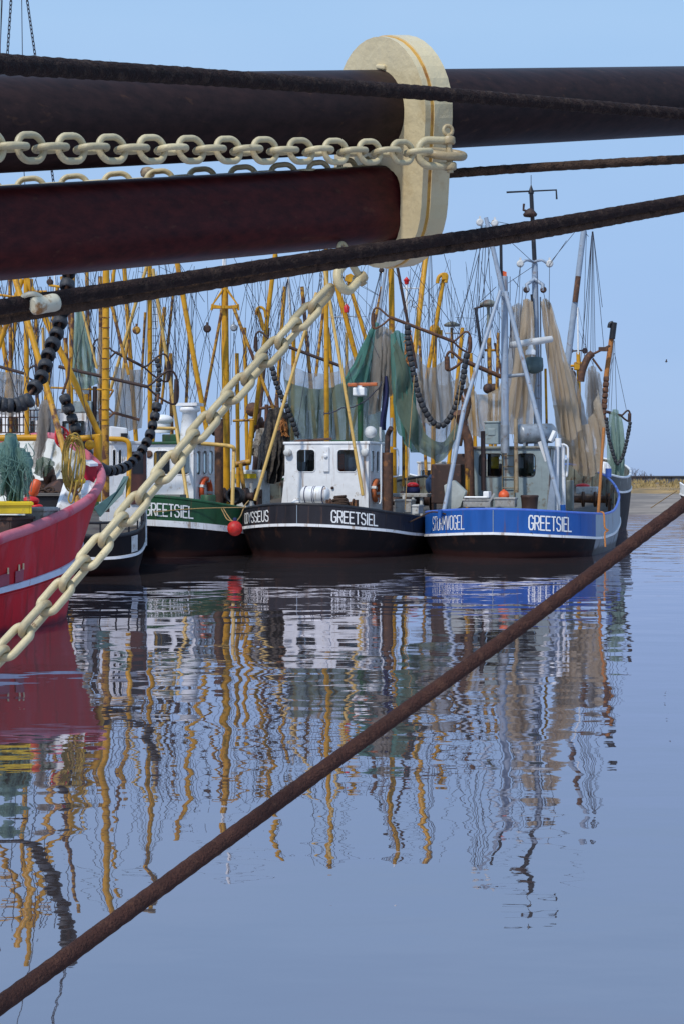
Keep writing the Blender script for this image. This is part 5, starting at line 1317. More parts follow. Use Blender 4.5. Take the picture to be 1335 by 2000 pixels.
mb = MB(); mb.box(P(95, 985, 26.2), (.62, .5, .42)); mb.box(P(95, 968, 26.2), (.64, .6, .05)); mb.build('dark_hatch', M['black'], R_.root, bevel=.02)
# anchor winch
c = P(92, 948, 27.4); mb = MB()
mb.lathe(c - Vector((.3, 0, 0)), [(.2, 0), (.2, .04), (.1, .06), (.1, .4), (.2, .42), (.2, .46)], Vector((1, 0, 0)), 20)
mb.lathe(c + Vector((.02, 0, .2)), [(.20, 0), (.20, .05), (.1, .07)], Vector((1, -.3, 0)), 20)
for x in (-.35, .25): mb.box(c + Vector((x, 0, -.2)), (.08, .4, .6))
mb.tube(smooth_path([c + Vector((.3, 0, .3)), c + Vector((.42, 0, .1)), c + Vector((.38, -.1, -.2)), c + Vector((.2, -.2, -.4))], 5), .05, 8)
mb.build('anchor_winch', M['brown'], R_.root)
# yellow gantry of the red boat
R_.stick('gantry_post', M['yellow'], (53, 858), (51, 470), 10, 29, n=12)
R_.stick('gantry_leg', M['yellow'], (48, 535), (195, 850), 12, 29, 29, n=12)
R_.stick('gantry_leg', M['yellow'], (44, 545), (-10, 700), 10, 29, n=12)
R_.stick('gantry_beam', M['yellow'], (-60, 856), (76, 855), 13, 28.6, n=12)
R_.stick('gantry_beam', M['yellow'], (128, 859), (197, 853), 12, 28.6, n=12)
R_.stick('gantry_post', M['yellow'], (192, 850), (190, 980), 17, 28.6, n=12)
mb = MB(); mb.lathe(P(176, 869, 28.2), [(.10, -.03), (.10, .02), (.04, .04)], Vector((.2, -1, 0)), 14); mb.build('yellow_lamp', M['yellow'], R_.root)
R_.stick('derrick', M['yellow'], (26, 530), (102, 792), 12, 27.6, 26.8, n=12)
R_.stick('derrick', M['yellow_rust'], (102, 792), (157, 1000), 12, 26.8, 25.2, n=12)
R_.stick('gantry_brace', M['yellow'], (60, 570), (92, 570), 6, 29); R_.stick('gantry_brace', M['yellow'], (62, 545), (61, 572), 7, 29)
R_.stick('gantry_brace', M['yellow'], (0, 576), (30, 580), 5, 29)
R_.stick('side_post', M['yellow_rust'], (128, 660), (140, 860), 8, 31, n=8); R_.stick('side_post', M['yellow_rust'], (144, 540), (140, 700), 7, 31, n=8)
R_.stick('curved_davit', M['brown'], (136, 700), (134, 735), 5, 27.5); R_.stick('curved_davit', M['brown'], (134, 735), (122, 770), 5, 27.5)
R_.wires([(4, -60, -10, 700), (42, -60, 47, 330), (47, 330, 62, 560), (5, 0, 0, 120), (60, 545, 75, 850), (30, 545, 90, 850), (75, 560, 60, 700), (20, 545, 40, 850), (0, 560, 70, 800), (70, 545, 110, 700), (100, 560, 98, 850), (118, 560, 180, 860), (10, 700, 60, 850), (85, 620, 40, 790), (80, 560, 112, 660)], 28, .0085)
for a, b, lb in (((24, -30), (12, 150), 'dark chain in the sky, left of two at the upper left'), ((49, -30), (130, 530), 'dark chain running down to the thick rubber bobbin rope')):
    chain('rigging_chain', lb, [P(a[0], a[1], 26), P((a[0] + b[0]) / 2, (a[1] + b[1]) / 2, 26), P(b[0], b[1], 26)], .075, .058, .017, 40, M['wire'], group='dark rigging chains')
# rubber bobbin ropes near the red boat
bobbins('bobbin_rope', 'thick rubber bobbin rope sweeping down to the left edge above the green net', [P(136, 520, 25.4), P(131, 560, 25.4), P(115, 640, 25.4), P(96, 690, 25.2), P(82, 735, 25.0), P(62, 765, 24.9), P(48, 783, 24.8)], .27, .18, gap=1.25, tilt=.75)
bobbins('bobbin_rope', 'closely packed fat rubber rollers at the left edge above the teal net', [P(62, 779, 24.6), P(44, 788, 24.6), P(20, 792, 24.5), P(-15, 784, 24.4), P(-60, 760, 24.3)], .27, .12, gap=.95)
bobbins('bobbin_rope', 'bobbin rope looping from the derrick across to the small black boat', [P(124, 770, 28.5), P(134, 798, 28.6), P(143, 822, 28.7), P(151, 845, 28.8), P(162, 870, 29.2), P(180, 899, 29.8), P(206, 918, 30.4), P(232, 917, 30.9), P(256, 905, 31.3), P(276, 882, 31.6), P(291, 855, 31.8), P(300, 825, 31.9), P(306, 798, 31.9), P(310, 770, 31.9)], .235, .17, gap=1.26, tilt=.5)
heap = net('fishing_net', 'heap of teal green net draped over the gear at the left edge', [(-40, 885), (2, 874), (21, 848), (34, 870), (52, 884)], [(-40, 985), (8, 968), (24, 992), (36, 1000), (62, 925)], 23.6, M['heap_net'], fold=.24, nf=7, seed=2, nu=90, nv=60)
rr = random.Random(4); mb = MB()
for k in range(34):
    x = rr.uniform(0, 58); y = rr.uniform(860, 930); c = P(x, y, 23.25)
    mb.tube(smooth_path([c, c + Vector((rr.uniform(-.1, .1), rr.uniform(-.08, .02), -rr.uniform(.1, .25))), c + Vector((rr.uniform(-.2, .2), rr.uniform(-.1, .02), -rr.uniform(.25, .6)))], 4), .007, 4, False)
mb.build('loose_twine', M['heap_net'], heap)
net('fishing_net', 'small wisp of pale net trailing under the dark derrick at left', [(84, 790), (92, 780), (100, 790)], [(66, 905), (74, 925), (84, 880)], 27.8, M['sheer_net'], fold=.2, nf=3, seed=4)
net('fishing_net', 'dull green net hanging in the white bow of the red boat', [(70, 905), (84, 892), (104, 900)], [(66, 925), (84, 932), (100, 920)], 27.2, M['green_net'], fold=.1, nf=3, seed=5)
mb = MB()
for k in range(5): mb.torus(P(118 + 2.5 * (k % 3), 845 + 4 * k, 26.6), .12 + .03 * (k % 3), .014, (.8, -.6, .1 * k), 20, 6)
mb.build('red_net_bag', M['red'], None, label='tangle of red netting rings hung beside the yellow derrick', cat='net bag')
mb = MB(); rr = random.Random(11)
for k in range(7): 
    w = rr.uniform(.10, .17); h = rr.uniform(.3, .55); c = P(146 + rr.uniform(-6, 6), 905, 25.5)
    mb.tube(smooth_path([c + Vector((w * cos(t) + rr.uniform(-.01, .01), .05 * sin(3 * t), h * sin(t))) for t in [2 * pi * i / 12 for i in range(13)]], 3), .016, 6)
mb.tube(smooth_path([P(150, 880, 25.4), P(140, 950, 25.4), P(134, 975, 25.3), P(142, 980, 25.3), P(150, 940, 25.4)], 6), .016, 6)
mb.build('rope_coil', mat('yellow_brown_rope', (.38, .25, .05), .8, .3, 30), None, label='yellow brown rope coil hung on the leaning yellow derrick', cat='rope coil')
for i, px in enumerate((152, 162)):
    mb = MB(); mb.ball(P(px, 940 - i, 25.5), .055, 14); mb.lathe(P(px, 933 - i, 25.5), [(.02, -.02), (.02, .05)], Vector((0, 0, 1)), 8)
    mb.build('net_float', M['crate_yellow'], None, label='small yellow float hung on the derrick rope, %s one of two' % ('left' if i == 0 else 'right'), cat='float', group='yellow floats')
crate('bright yellow fish box under the teal green net', P(26, 1003, 23.2), (.55, .5, .20), M['crate_yellow'], ax=(Vector((.9, .3, 0)).normalized(), Vector((-.3, .9, 0)).normalized(), Vector((0, 0, 1))))
mb = MB(); c = P(50, 1000, 23.5); mb.lathe(c, [(.09, 0), (.11, .16), (.12, .18), (.10, .18), (.09, .02)], Vector((0, 0, 1)), 18); mb.build('bucket', M['crate_yellow'], None, label='yellow bucket at the right end of the yellow fish box', cat='bucket')
crate('pale grey fish box just inside the red rail', P(82, 1018, 24.2), (.36, .5, .24), M['crate'])
crate('dark box on the red boat beneath the yellow fish box', P(12, 1062, 23.4), (.62, .7, .46), M['darkbrown'])
mb = MB(); c = P(64, 946, 25); mb.lathe(c - Vector((0, 0, .2)), [(.06, 0), (.09, .05), (.08, .26), (.04, .3)], Vector((.3, 0, 1)), 14); mb.build('net_float', M['orange'], None, label='orange float standing beside the teal net on the red boat', cat='float')
mb = MB(); c = P(60, 978, 24.6); mb.ball(c, .13, 14, (1.2, 1, .6)); mb.ball(c + Vector((.1, 0, -.1)), .1, 12, (1.2, 1, .5)); mb.build('red_cloth', M['red'], None, label='crumpled red oilskin beside the yellow bucket', cat='cloth')
for i in range(6):
    pass
rr = random.Random(21); mb = MB()
for k in range(10):
    c = P(rr.uniform(66, 116), rr.uniform(958, 975), rr.uniform(25.8, 26.8)); mb.torus(c, rr.uniform(.08, .16), .022, (rr.uniform(-.5, .5), rr.uniform(-1, 0), 1), 16, 5)
mb.build('rope_heap', M['brown_rope'], None, label='heap of brown rope on the foredeck of the red boat', cat='rope heap')
# ============================================================ second row of boats
REAR = [(0, 0, 1.9, 1.2), (.9, .2, 1.85, 1.15), (1.8, .75, 1.75, 1.05), (2.4, 1.6, 1.6, .95), (2.7, 3, 1.5, .85), (2.8, 6, 1.55, .9), (2.5, 10, 1.9, 1.1), (1.6, 13, 2.3, 1.4), (0, 15, 2.6, 1.7)]
def rear(label, px, Y, hullm, railm, house=None, roofm=None, raise_=0, wallm=None, sub=3):
    b = Boat('fishing_boat', label, px, Y, .28)
    b.hull([(a, f, zr + raise_, zs + raise_) for a, f, zr, zs in REAR], dict(hull=M['black_hull'], bulwark=hullm, rail=railm), sub=sub, strake=.09)
    if house:
        x0, x1, yt = house; f0 = 3.0
        a0, a1 = b.onf(x0, 900, f0)[0], b.onf(x1, 900, f0)[0]; z1 = b.onf((x0 + x1) / 2, yt, f0)[2]
        w = a1 - a0; n = max(2, int(w / .7)); d = w / n
        wins = [(a0 + d * i + d * .16, a0 + d * (i + 1) - d * .16, z1 - .95, z1 - .32) for i in range(n)]
        b.house(a0, a1, f0, f0 + 2.4, .8, z1, wins, [(f0 + .4, f0 + 1.0, z1 - .95, z1 - .32), (f0 + 1.3, f0 + 1.9, z1 - .95, z1 - .32)], wallm or M['white'], roof=roofm or M['offwhite'], rad=.07)
    return b
def fan(b, top, ends, Y, r=.0105):
    b.wires([(top[0], top[1], e[0], e[1]) for e in ends], Y, r)

RA = rear('white housed boat behind the green one, with a tall ochre mast and A frame', 262, 61, M['green_hull'], M['white'], (262, 330, 872), M['green_hull'])
RA.stick('mast', M['yellow'], (294, 960), (292, 345), 10, 63, n=12, w2=9)
mb = MB(); mb.lathe(P(289, 336, 63), [(.05, -.3), (.30, -.18), (.34, 0), (.26, .16), (.08, .22)], Vector((0, 0, 1)), 16); RA_t = mb.build('mast_truck', mat('tan_truck', (.30, .22, .13), .6, .3, 4, (.1, .06, .04), .4, 3), RA.root)
RA.stick('frame_leg', M['yellow_pale'], (287, 520), (216, 762), 6.5, 62.5, n=10); RA.stick('frame_leg', M['yellow_pale'], (299, 525), (352, 870), 7, 62.5, n=10)
RA.stick('stay_pole', M['yellow_rust'], (340, 560), (316, 790), 5.5, 64); RA.stick('stay_pole', M['yellow_rust'], (284, 610), (276, 760), 5, 64)
RA.stick('crosstree', M['yellow'], (326, 541), (346, 541), 6, 63); RA.stick('antenna', M['white_clean'], (308, 640), (306, 530), 3, 64)
RA.block(267, 645, 62.5, .36, M['yellow_rust']); RA.block(341, 545, 63, .3, M['yellow'])
fan(RA, (293, 360), [(215, 700), (240, 760), (262, 720), (330, 700), (370, 760), (395, 800), (250, 640), (345, 640), (282, 800)], 62.8)
RA.wires([(300, 530, 300, 840), (305, 560, 302, 820), (273, 600, 267, 640), (375, 530, 330, 760), (330, 545, 310, 720), (310, 520, 360, 545), (270, 530, 352, 550), (222, 540, 260, 700), (240, 520, 245, 700), (262, 530, 228, 700)], 62.5, .010)
mb = MB()
for i in range(16): mb.box(P(303, 600 + 14 * i, 62.9), (.22, .02, .025))
RA.mast_ladder = mb.build('mast_ladder', M['wire'], RA.root)

RB = rear('boat with a white box house seen between the near bobbin ropes and the ochre mast', 118, 54, M['red'], M['red'], (118, 172, 806))
RB.stick('mast', M['yellow'], (140, 950), (139, 500), 8, 55); RB.stick('gallows', M['yellow_rust'], (128, 560), (150, 720), 7, 54.5); RB.stick('gallows_bar', M['yellow'], (100, 757), (222, 762), 4, 56)
RB.stick('gallows_leg', M['yellow_rust'], (222, 762), (205, 790), 4, 56); RB.stick('exhaust_pipe', M['darkbrown'], (184, 860), (186, 755), 9, 56)
mb = MB(); c = P(160, 752, 57); mb.lathe(c, [(.30, -.35), (.30, -.05), (.48, 0), (.5, .14), (.40, .28), (0, .34)], Vector((0, 0, 1)), 16); RB_d = mb.build('radar_dome', M['offwhite'], RB.root)
mb = MB(); mb.box(P(152, 795, 56), (1.2, .6, .45)); mb.build('grey_hatch', M['grey_house'], RB.root, bevel=.03)
fan(RB, (140, 500), [(95, 760), (110, 800), (128, 760), (165, 740), (190, 690), (215, 740), (230, 620), (60, 700)], 55)
RB.wires([(150, 540, 158, 610), (155, 520, 152, 800), (165, 520, 200, 720), (178, 525, 176, 760), (105, 560, 104, 850), (112, 540, 122, 720), (160, 545, 183, 640)], 56, .010)
RB.stick('crosstree', M['yellow'], (96, 557), (124, 561), 5, 55); RB.block(98, 551, 55, .26); RB.stick('antenna', M['white_clean'], (108, 600), (107, 535), 3, 56)

RC = rear('boat with a broad white house far at the left edge, above the red rail', 14, 54, M['blue_hull'], M['white'], (-22, 76, 800))
RC.stick('mast', M['yellow_rust'], (22, 950), (20, 520), 7, 55); RC.stick('stay_pole', M['brown'], (52, 860), (50, 690), 6, 56)
mb = MB()
for x in range(-10, 74, 7): mb.tube([P(x, 800, 54), P(x, 846, 54)], .02, 4)
for y in (801, 815, 830, 845): mb.tube([P(-12, y, 54), P(76, y, 54)], .022, 4)
mb.build('deck_railing', M['brown'], RC.root)
mb = MB(); c = P(62, 806, 54.5); mb.lathe(c, [(.28, -.3), (.28, .1), (.16, .3), (0, .34)], Vector((0, 0, 1)), 14); mb.build('vent_cowl', M['white_clean'], RC.root)
fan(RC, (20, 520), [(-10, 720), (5, 780), (35, 760), (48, 700), (60, 800), (70, 640), (0, 640), (85, 760), (28, 840)], 55)
RC.wires([(70, 560, 84, 800), (78, 560, 70, 840), (88, 580, 92, 760), (34, 600, 40, 780), (8, 560, 20, 820), (60, 600, 36, 700), (0, 740, 60, 790), (90, 560, 110, 840)], 55.5, .010)

RD = rear('dark cluttered boat behind the gap between the green and black boats', 512, 62, M['black'], M['offwhite'], None)
RD.stick('mast', M['yellow_rust'], (632, 600), (617, 735), 6, 63); RD.stick('mast', M['yellow'], (571, 860), (574, 640), 8, 64)
RD.stick('gallows', M['brown'], (520, 860), (521, 790), 8, 62); RD.stick('gallows', M['brown'], (544, 870), (541, 770), 7, 62); RD.stick('gallows_bar', M['brown'], (496, 800), (545, 792), 6, 62)
mb = MB(); mb.ball(P(494, 800, 62), .32, 12); mb.build('rusty_sheave', M['brown'], RD.root)
RD.winch(P(518, 830, 62.5), 1.1, .36, M['brown']); RD.winch(P(535, 905, 62), 1.5, .5, M['darkbrown'])
mb = MB(); mb.lathe(P(549, 962, 62), [(.5, 0), (.55, .4), (.5, .9), (.3, 1.1)], Vector((0, 0, 1)), 16); mb.build('white_tank', M['white'], RD.root)
RD.stick('lattice_mast', M['offwhite'], (569, 640), (563, 540), 5, 64)
fan(RD, (562, 545), [(512, 700), (530, 690), (545, 730), (580, 700), (600, 700), (560, 720)], 63.5)
RD.wires([(600, 520, 590, 700), (612, 520, 608, 700), (625, 530, 650, 690), (540, 520, 556, 700), (575, 540, 600, 640), (590, 515, 574, 660)], 63, .010)
RD.lamp(602, 641, 60, .12)

RE = rear('boat with crossed ochre derricks behind the bright white wheelhouse', 655, 66, M['blue_hull'], M['white'], (640, 690, 880))
RE.stick('derrick', M['yellow'], (655, 548), (700, 720), 10, 67, n=12); RE.stick('derrick', M['yellow'], (677, 540), (722, 690), 8, 67, n=12)
mb = MB(); mb.prism([P(672, 548, 66.6), P(674, 538, 66.6), P(684, 534, 66.6), P(702, 545, 66.6), P(688, 552, 66.6)], (0, .2, 0)); mb.build('derrick_head', M['yellow'], RE.root)
RE.stick('mast', M['yellow_pale'], (678, 940), (676, 650), 6, 68); RE.stick('antenna', M['white_clean'], (675, 650), (674, 590), 4, 68); RE.stick('antenna_yard', M['white_clean'], (640, 620), (704, 617), 2.2, 68)
mb = MB(); mb.lathe(P(676, 604, 66.5), [(.12, -.15), (.14, .1), (0, .28)], Vector((0, 0, 1)), 10); mb.build('red_lamp', M['red'], RE.root)
fan(RE, (668, 540), [(640, 700), (650, 720), (690, 690), (730, 650), (744, 580), (760, 640), (620, 640), (660, 780)], 67)
RE.wires([(700, 553, 744, 580), (705, 520, 690, 640), (718, 510, 712, 660), (650, 570, 640, 760), (690, 620, 715, 618), (702, 605, 703, 640), (640, 520, 648, 690)], 67, .010)

RF = rear('boat with hooked ochre boom and red capped white antenna behind the teal nets', 838, 66, M['green_hull'], M['white'], (815, 880, 905))
RF.stick('derrick', M['yellow'], (866, 540), (832, 740), 8, 67, n=12); RF.stick('mast', M['yellow'], (844, 950), (848, 650), 9, 68, n=12)
mb = MB(); mb.tube(smooth_path([P(853, 553, 66.8), P(856, 541, 66.8), P(864, 536, 66.8), P(871, 538, 66.8), P(869, 552, 66.8)], 5), .09, 8); mb.box(P(866, 540, 66.8), (.22, .2, .3)); mb.build('derrick_hook', M['yellow'], RF.root, bevel=.02)
mb = MB(); mb.ball(P(848, 645, 67.5), .28, 12); mb.box(P(856, 652, 67.6), (.35, .3, .35)); mb.build('boom_crutch', M['yellow'], RF.root, bevel=.03)
RF.stick('antenna_mast', M['white_clean'], (796, 930), (793, 556), 6, 68, w2=5); RF.stick('antenna_yard', M['white_clean'], (779, 563), (820, 563), 2.5, 68)
mb = MB(); mb.lathe(P(793, 549, 68), [(.10, -.15), (.12, 0), (.16, .04), (0, .22)], Vector((0, 0, 1)), 10); mb.build('red_lamp', M['red'], RF.root)
RF.pole('wind_vane', M['steel'], smooth_path([P(794, 596, 67.8), P(802, 585, 67.8), P(806, 600, 67.8), P(815, 596, 67.8), P(831, 596, 67.8)], 4), .03, 6)
fan(RF, (866, 540), [(842, 640), (880, 700), (905, 650), (820, 640), (855, 700), (838, 780), (896, 700), (800, 600)], 67.2)
RF.wires([(838, 590, 870, 710), (880, 560, 884, 760), (872, 560, 905, 660), (888, 620, 930, 622), (860, 690, 861, 760), (815, 560, 835, 740)], 67.5, .010)
RF.stick('mast', M['yellow_rust'], (882, 700), (881, 640), 6, 69); RF.stick('antenna_yard', M['offwhite'], (868, 651), (900, 651), 3, 69); mb = MB(); mb.lathe(P(881, 634, 69), [(.35, -.08), (.4, 0), (.2, .12), (0, .16)], Vector((0, 0, 1)), 14); mb.build('deck_lamp', M['olive'], RF.root)

RH = rear('boat whose ochre mast and dark pole stand between the nets and the grey gantry', 925, 66, M['black'], M['white'], (908, 985, 900), None, 0, M['offwhite'])
RH.stick('mast', M['yellow_rust'], (959, 940), (954, 660), 9, 67, n=12); RH.stick('antenna_mast', M['white_clean'], (955, 660), (958, 615), 5, 67); RH.stick('dark_pole', M['black'], (941, 700), (928, 602), 6, 66.5, n=10)
mb = MB(); mb.lathe(P(953, 596, 66.5), [(.1, -.1), (.44, -.02), (.40, .1), (.16, .24), (0, .27)], Vector((0, 0, 1)), 16); mb.tube([P(953, 596, 66.5), P(952, 640, 66.5)], .07, 6); mb.build('lamp_shade', M['olive'], RH.root)
RH.stick('lamp_arm', M['darkbrown'], (952, 595), (925, 603), 4, 66.5)
mb = MB()
for px in (952, 964): mb.ball(P(px, 759, 66), .24, 12)
mb.build('dark_sheaves', M['darkbrown'], RH.root)
RH.stick('crosstree', M['yellow_rust'], (945, 684), (966, 684), 5, 67); RH.stick('brace', M['brown'], (965, 670), (985, 760), 5, 67)
fan(RH, (954, 610), [(910, 720), (925, 760), (940, 740), (970, 700), (985, 720), (976, 650), (935, 690), (900, 660)], 66.8)
RH.wires([(928, 605, 900, 720), (930, 610, 945, 760), (890, 640, 940, 660), (970, 640, 972, 760), (880, 660, 935, 700)], 66.3, .010)
RH.lamp(1005, 604, 68, .14)

RG = rear('olive and dark boat beyond the blue bow, its white rail curving at far right', 1074, 60, mat('dark_olive_bulwark', (.05, .05, .045), .5, .3, 3, (.22, .22, .2), .3, 1.5), M['white'], (1120, 1165, 905), None, .95)
RG.stick('derrick', M['grey_blue'], (1139, 448), (1104, 735), 11, 63, n=12, w2=13); RG.stick('derrick_tip', M['brown'], (1128, 540), (1122, 590), 10.5, 62.9, n=12)
RG.stick('lift_pole', M['rope_orange'], (1196, 640), (1182, 740), 10, 63.5, n=10); RG.stick('lift_head', M['black'], (1198, 630), (1194, 662), 12, 63.4, n=10)
RG.pole('lift_hook', M['black'], smooth_path([P(1188, 640, 63.4), P(1190, 632, 63.4), P(1196, 630, 63.4)], 4), .08, 6)
mb = MB()
mb.tube(smooth_path([P(1133, 745, 63), P(1136, 725, 63), P(1146, 700, 63), P(1156, 690, 63)], 5), [.16] * 16, 8); mb.tube([P(1156, 692, 63), P(1180, 680, 63), P(1190, 675, 63)], .06, 6); mb.tube([P(1156, 700, 63), P(1174, 725, 63)], .05, 6); mb.box(P(1177, 682, 63), (.4, .2, .18))
mb.build('gallows_shoe', M['brown'], RG.root)
RG.wires([(1155, 452, 1145, 690), (1155, 452, 1140, 700), (1156, 452, 1152, 700), (1156, 452, 1157, 730), (1157, 452, 1161, 690), (1157, 452, 1178, 678), (1155, 455, 1135, 680), (1140, 452, 1148, 462), (1157, 452, 1175, 600), (1144, 452, 1137, 690), (1154, 460, 1128, 760)], 63, .013)
RG.wires([(1197, 660, 1186, 800), (1198, 665, 1192, 806), (1199, 665, 1203, 805), (1199, 690, 1222, 800), (1198, 690, 1183, 760)], 63.3, .011)
RG.stick('rail_stanchion', M['white'], (1180, 945), (1181, 905), 5, 62)
mb = MB(); mb.lathe(P(1178, 912, 62.5), [(.3, -.4), (.32, 0), (.16, .2), (0, .24)], Vector((0, 0, 1)), 14); mb.build('vent_cowl', M['white'], RG.root)
RG.stick('antenna_mast', M['white_clean'], (1128, 692), (1127, 600), 3.5, 66, w2=3)
RI = rear('farthest boat, its ochre cross mast showing right of the grey derrick', 1075, 78, M['black'], M['white'], None)
RI.stick('mast', M['yellow'], (1132, 940), (1128, 688), 8, 79, n=10); RI.stick('crosstree', M['yellow'], (1108, 715), (1142, 713), 5, 79); RI.stick('mast_head', M['white_clean'], (1128, 690), (1128, 655), 4, 79)
mb = MB(); mb.box(P(1128, 715, 78.8), (.45, .4, .45)); mb.build('mast_collar', M['yellow'], RI.root, bevel=.05)
RI.stick('brace', M['brown'], (1122, 730), (1116, 800), 4, 79)
RI.stick('lamp_yard', M['darkbrown'], (1112, 686), (1144, 684), 3, 79)
for px in (1113, 1141): RI.lamp(px, 685, 78.7, .16, M['darkbrown'])
RI.block(1116, 731, 78.5, .45); RI.wires([(1128, 600, 1110, 690), (1128, 600, 1146, 690), (1127, 640, 1160, 720), (1128, 605, 1100, 700)], 79, .010)

# white boat at the right edge, in front of the bank
WB = Boat('moored_boat', 'white topped boat whose bow just enters at the right edge before the bank', 1512, 84, -1.45)
WB.hull([(0, 0, 1.5, 1.0), (.9, .2, 1.5, 1.0), (1.4, 1.2, 1.5, 1.0), (1.5, 3, 1.55, 1.05), (1.2, 4.6, 1.75, 1.2), (.5, 5.3, 1.95, 1.35), (0, 5.5, 2.1, 1.45)], dict(hull=M['darkbrown'], bulwark=M['offwhite'], rail=M['white']), stripe_mat=M['white'], wl_in=.5)
WB.root['category'] = 'boat'
for k in ('group',): del WB.root[k]
rope('mooring_line', 'thin line from the bow of the white topped boat down to the mud', [P(1322, 958, 84), P(1300, 972, 87), P(1270, 992, 92)], .03, .03, M['rope_tan'], fuzz=0, step=.2)

# more standing and running rigging
rr = random.Random(77)
for b, n, xa, xb, Y in ((RA, 26, 205, 390, 63.5), (RB, 24, 90, 240, 57), (RC, 22, -10, 110, 57), (RD, 26, 470, 640, 64), (Gb, 16, 330, 520, 51), (RE, 20, 620, 770, 67.5), (RF, 18, 780, 910, 68), (RH, 16, 890, 990, 68)):
    for k in range(n):
        x = rr.uniform(xa, xb); y0 = rr.uniform(505, 600); L = rr.uniform(130, 290)
        sl = rr.choice((0, 0, .04, -.05, .15, -.18, .35, -.4)) + rr.uniform(-.06, .06)
        b.wires([(x, y0, x + sl * L, y0 + L)], Y + rr.uniform(-.5, .5), rr.choice((.008, .010, .012)))
for b, lst in ((RA, [(243, 520, 262, 800, 7, 'yellow'), (322, 600, 300, 850, 6, 'yellow'), (371, 640, 362, 830, 5, 'yellow_rust'), (253, 640, 230, 800, 5, 'yellow_pale'), (334, 690, 336, 850, 6, 'yellow_rust')]),
               (RB, [(112, 560, 90, 780, 7, 'yellow'), (170, 530, 176, 790, 6, 'yellow_rust'), (122, 540, 176, 800, 8, 'yellow'), (196, 540, 200, 800, 7, 'yellow_rust')]),
               (RC, [(38, 560, 10, 800, 7, 'yellow'), (70, 600, 74, 850, 6, 'yellow_rust'), (-5, 600, 30, 820, 7, 'yellow'), (84, 640, 92, 830, 5, 'yellow_pale')]),
               (RD, [(556, 560, 541, 780, 6, 'yellow'), (590, 560, 608, 760, 6, 'yellow_rust'), (524, 640, 508, 800, 6, 'brown'), (478, 640, 482, 850, 6, 'yellow')]),
               (RE, [(745, 560, 716, 700, 5, 'yellow_rust'), (640, 640, 655, 800, 6, 'yellow')]),
               (RF, [(815, 600, 822, 740, 5, 'yellow_rust'), (902, 640, 890, 760, 6, 'yellow'), (786, 700, 790, 850, 7, 'yellow')]),
               (RH, [(972, 650, 968, 800, 5, 'yellow_rust'), (918, 690, 926, 850, 6, 'yellow')])):
    for x0, y0, x1, y1, w, mm in lst:
        x1, y1 = x1 + (x1 - x0) / (y1 - y0) * (945 - y1), 945
        b.stick('stay_pole', M[mm], (x0, y0), (x1, y1), w * 1.25, 65 if b not in (RB, RC) else 58)

# ============================================================ gear slung between the boats
beam('trawl_beam', 'long dark trawl beam behind the ochre mast, white net cone above it', (115, 716), (287, 755), 7, 44, shoes=(0, 1))
beam('trawl_beam', 'short dark trawl beam above the grey hanging net, right of the ochre mast', (226, 688), (282, 717), 6, 60, shoes=(1, 1), size=36)
beam('trawl_beam', 'dark trawl beam crossing the left edge above the white house', (-30, 708), (46, 729), 6.5, 53, shoes=(0, 1), size=20)
beam('trawl_beam', 'short rusty beam low under the grey hanging net', (223, 806), (273, 820), 6, 52, mt=M['brown'], shoes=(1, 0), size=22)
beam('trawl_beam', 'dark trawl beam rising behind the long diagonal chain to the net', (532, 666), (668, 716), 6.5, 50, shoes=(1, 0), size=26)
beam('trawl_beam', 'rusty trawl beam with two bent shoes above the teal net and roller loop', (762, 620), (884, 667), 6.5, 49, mt=M['brown'], shoes=(1, 1), size=27)
beam('trawl_beam', 'stout brown trawl beam end behind the grey gantry leg', (903, 704), (978, 736), 9, 53, mt=M['brown'], shoes=(1, 0), size=24)
beam('trawl_beam', 'small dark beam with a loop shoe above the pale green net at far right', (1183, 804), (1212, 812), 6, 63, shoes=(0, 1), size=14)
net('fishing_net', 'wide grey green net spread low behind the bright white wheelhouse', [(556, 742), (600, 758), (640, 758), (680, 742), (716, 712)], [(562, 866), (600, 868), (640, 867), (680, 868), (750, 866)], 50.3, M['green_net'], fold=.22, nf=6, seed=11)
net('fishing_net', 'sheer brown veil of net strung above the grey green one', [(545, 696), (585, 722), (625, 730), (660, 724), (700, 690), (734, 645)], [(560, 790), (600, 800), (640, 800), (690, 790), (740, 770)], 51.2, M['sheer_net'], fold=.2, nf=5, seed=31)
net('fishing_net', 'teal fold of net gathered high beside the ochre fore mast', [(722, 650), (733, 630), (740, 640)], [(668, 752), (700, 752), (737, 742)], 49.8, M['teal_net'], fold=.2, nf=3, seed=12)
net('fishing_net', 'bunched grey net hanging down the ochre fore mast', [(738, 636), (752, 640), (768, 650)], [(722, 812), (742, 800), (762, 770)], 49.5, M['grey_net'], fold=.25, nf=4, seed=13)
net('fishing_net', 'tall teal strip of net hanging right of the ochre fore mast', [(763, 655), (774, 646), (790, 655)], [(778, 840), (800, 880), (820, 884)], 48.8, M['teal_net'], fold=.22, nf=3, seed=14)
net('fishing_net', 'green net sagging in a deep loop beneath the roller loop', [(776, 660), (797, 730), (818, 820), (850, 862), (880, 848), (908, 780)], [(768, 690), (776, 800), (805, 868), (842, 897), (868, 893), (912, 800)], 48.4, M['green_net'], fold=.16, nf=4, seed=15)
net('fishing_net', 'thin grey net curtain inside the roller loop', [(812, 688), (828, 714), (850, 716), (880, 690)], [(812, 812), (850, 834), (888, 812)], 54, M['grey_net'], fold=.2, nf=4, seed=16)
net('fishing_net', 'brown grey net slung between the roller loop and the grey gantry', [(905, 715), (924, 764), (955, 768), (984, 742)], [(915, 850), (950, 855), (986, 850)], 54, M['tan_net'], fold=.2, nf=4, seed=17)
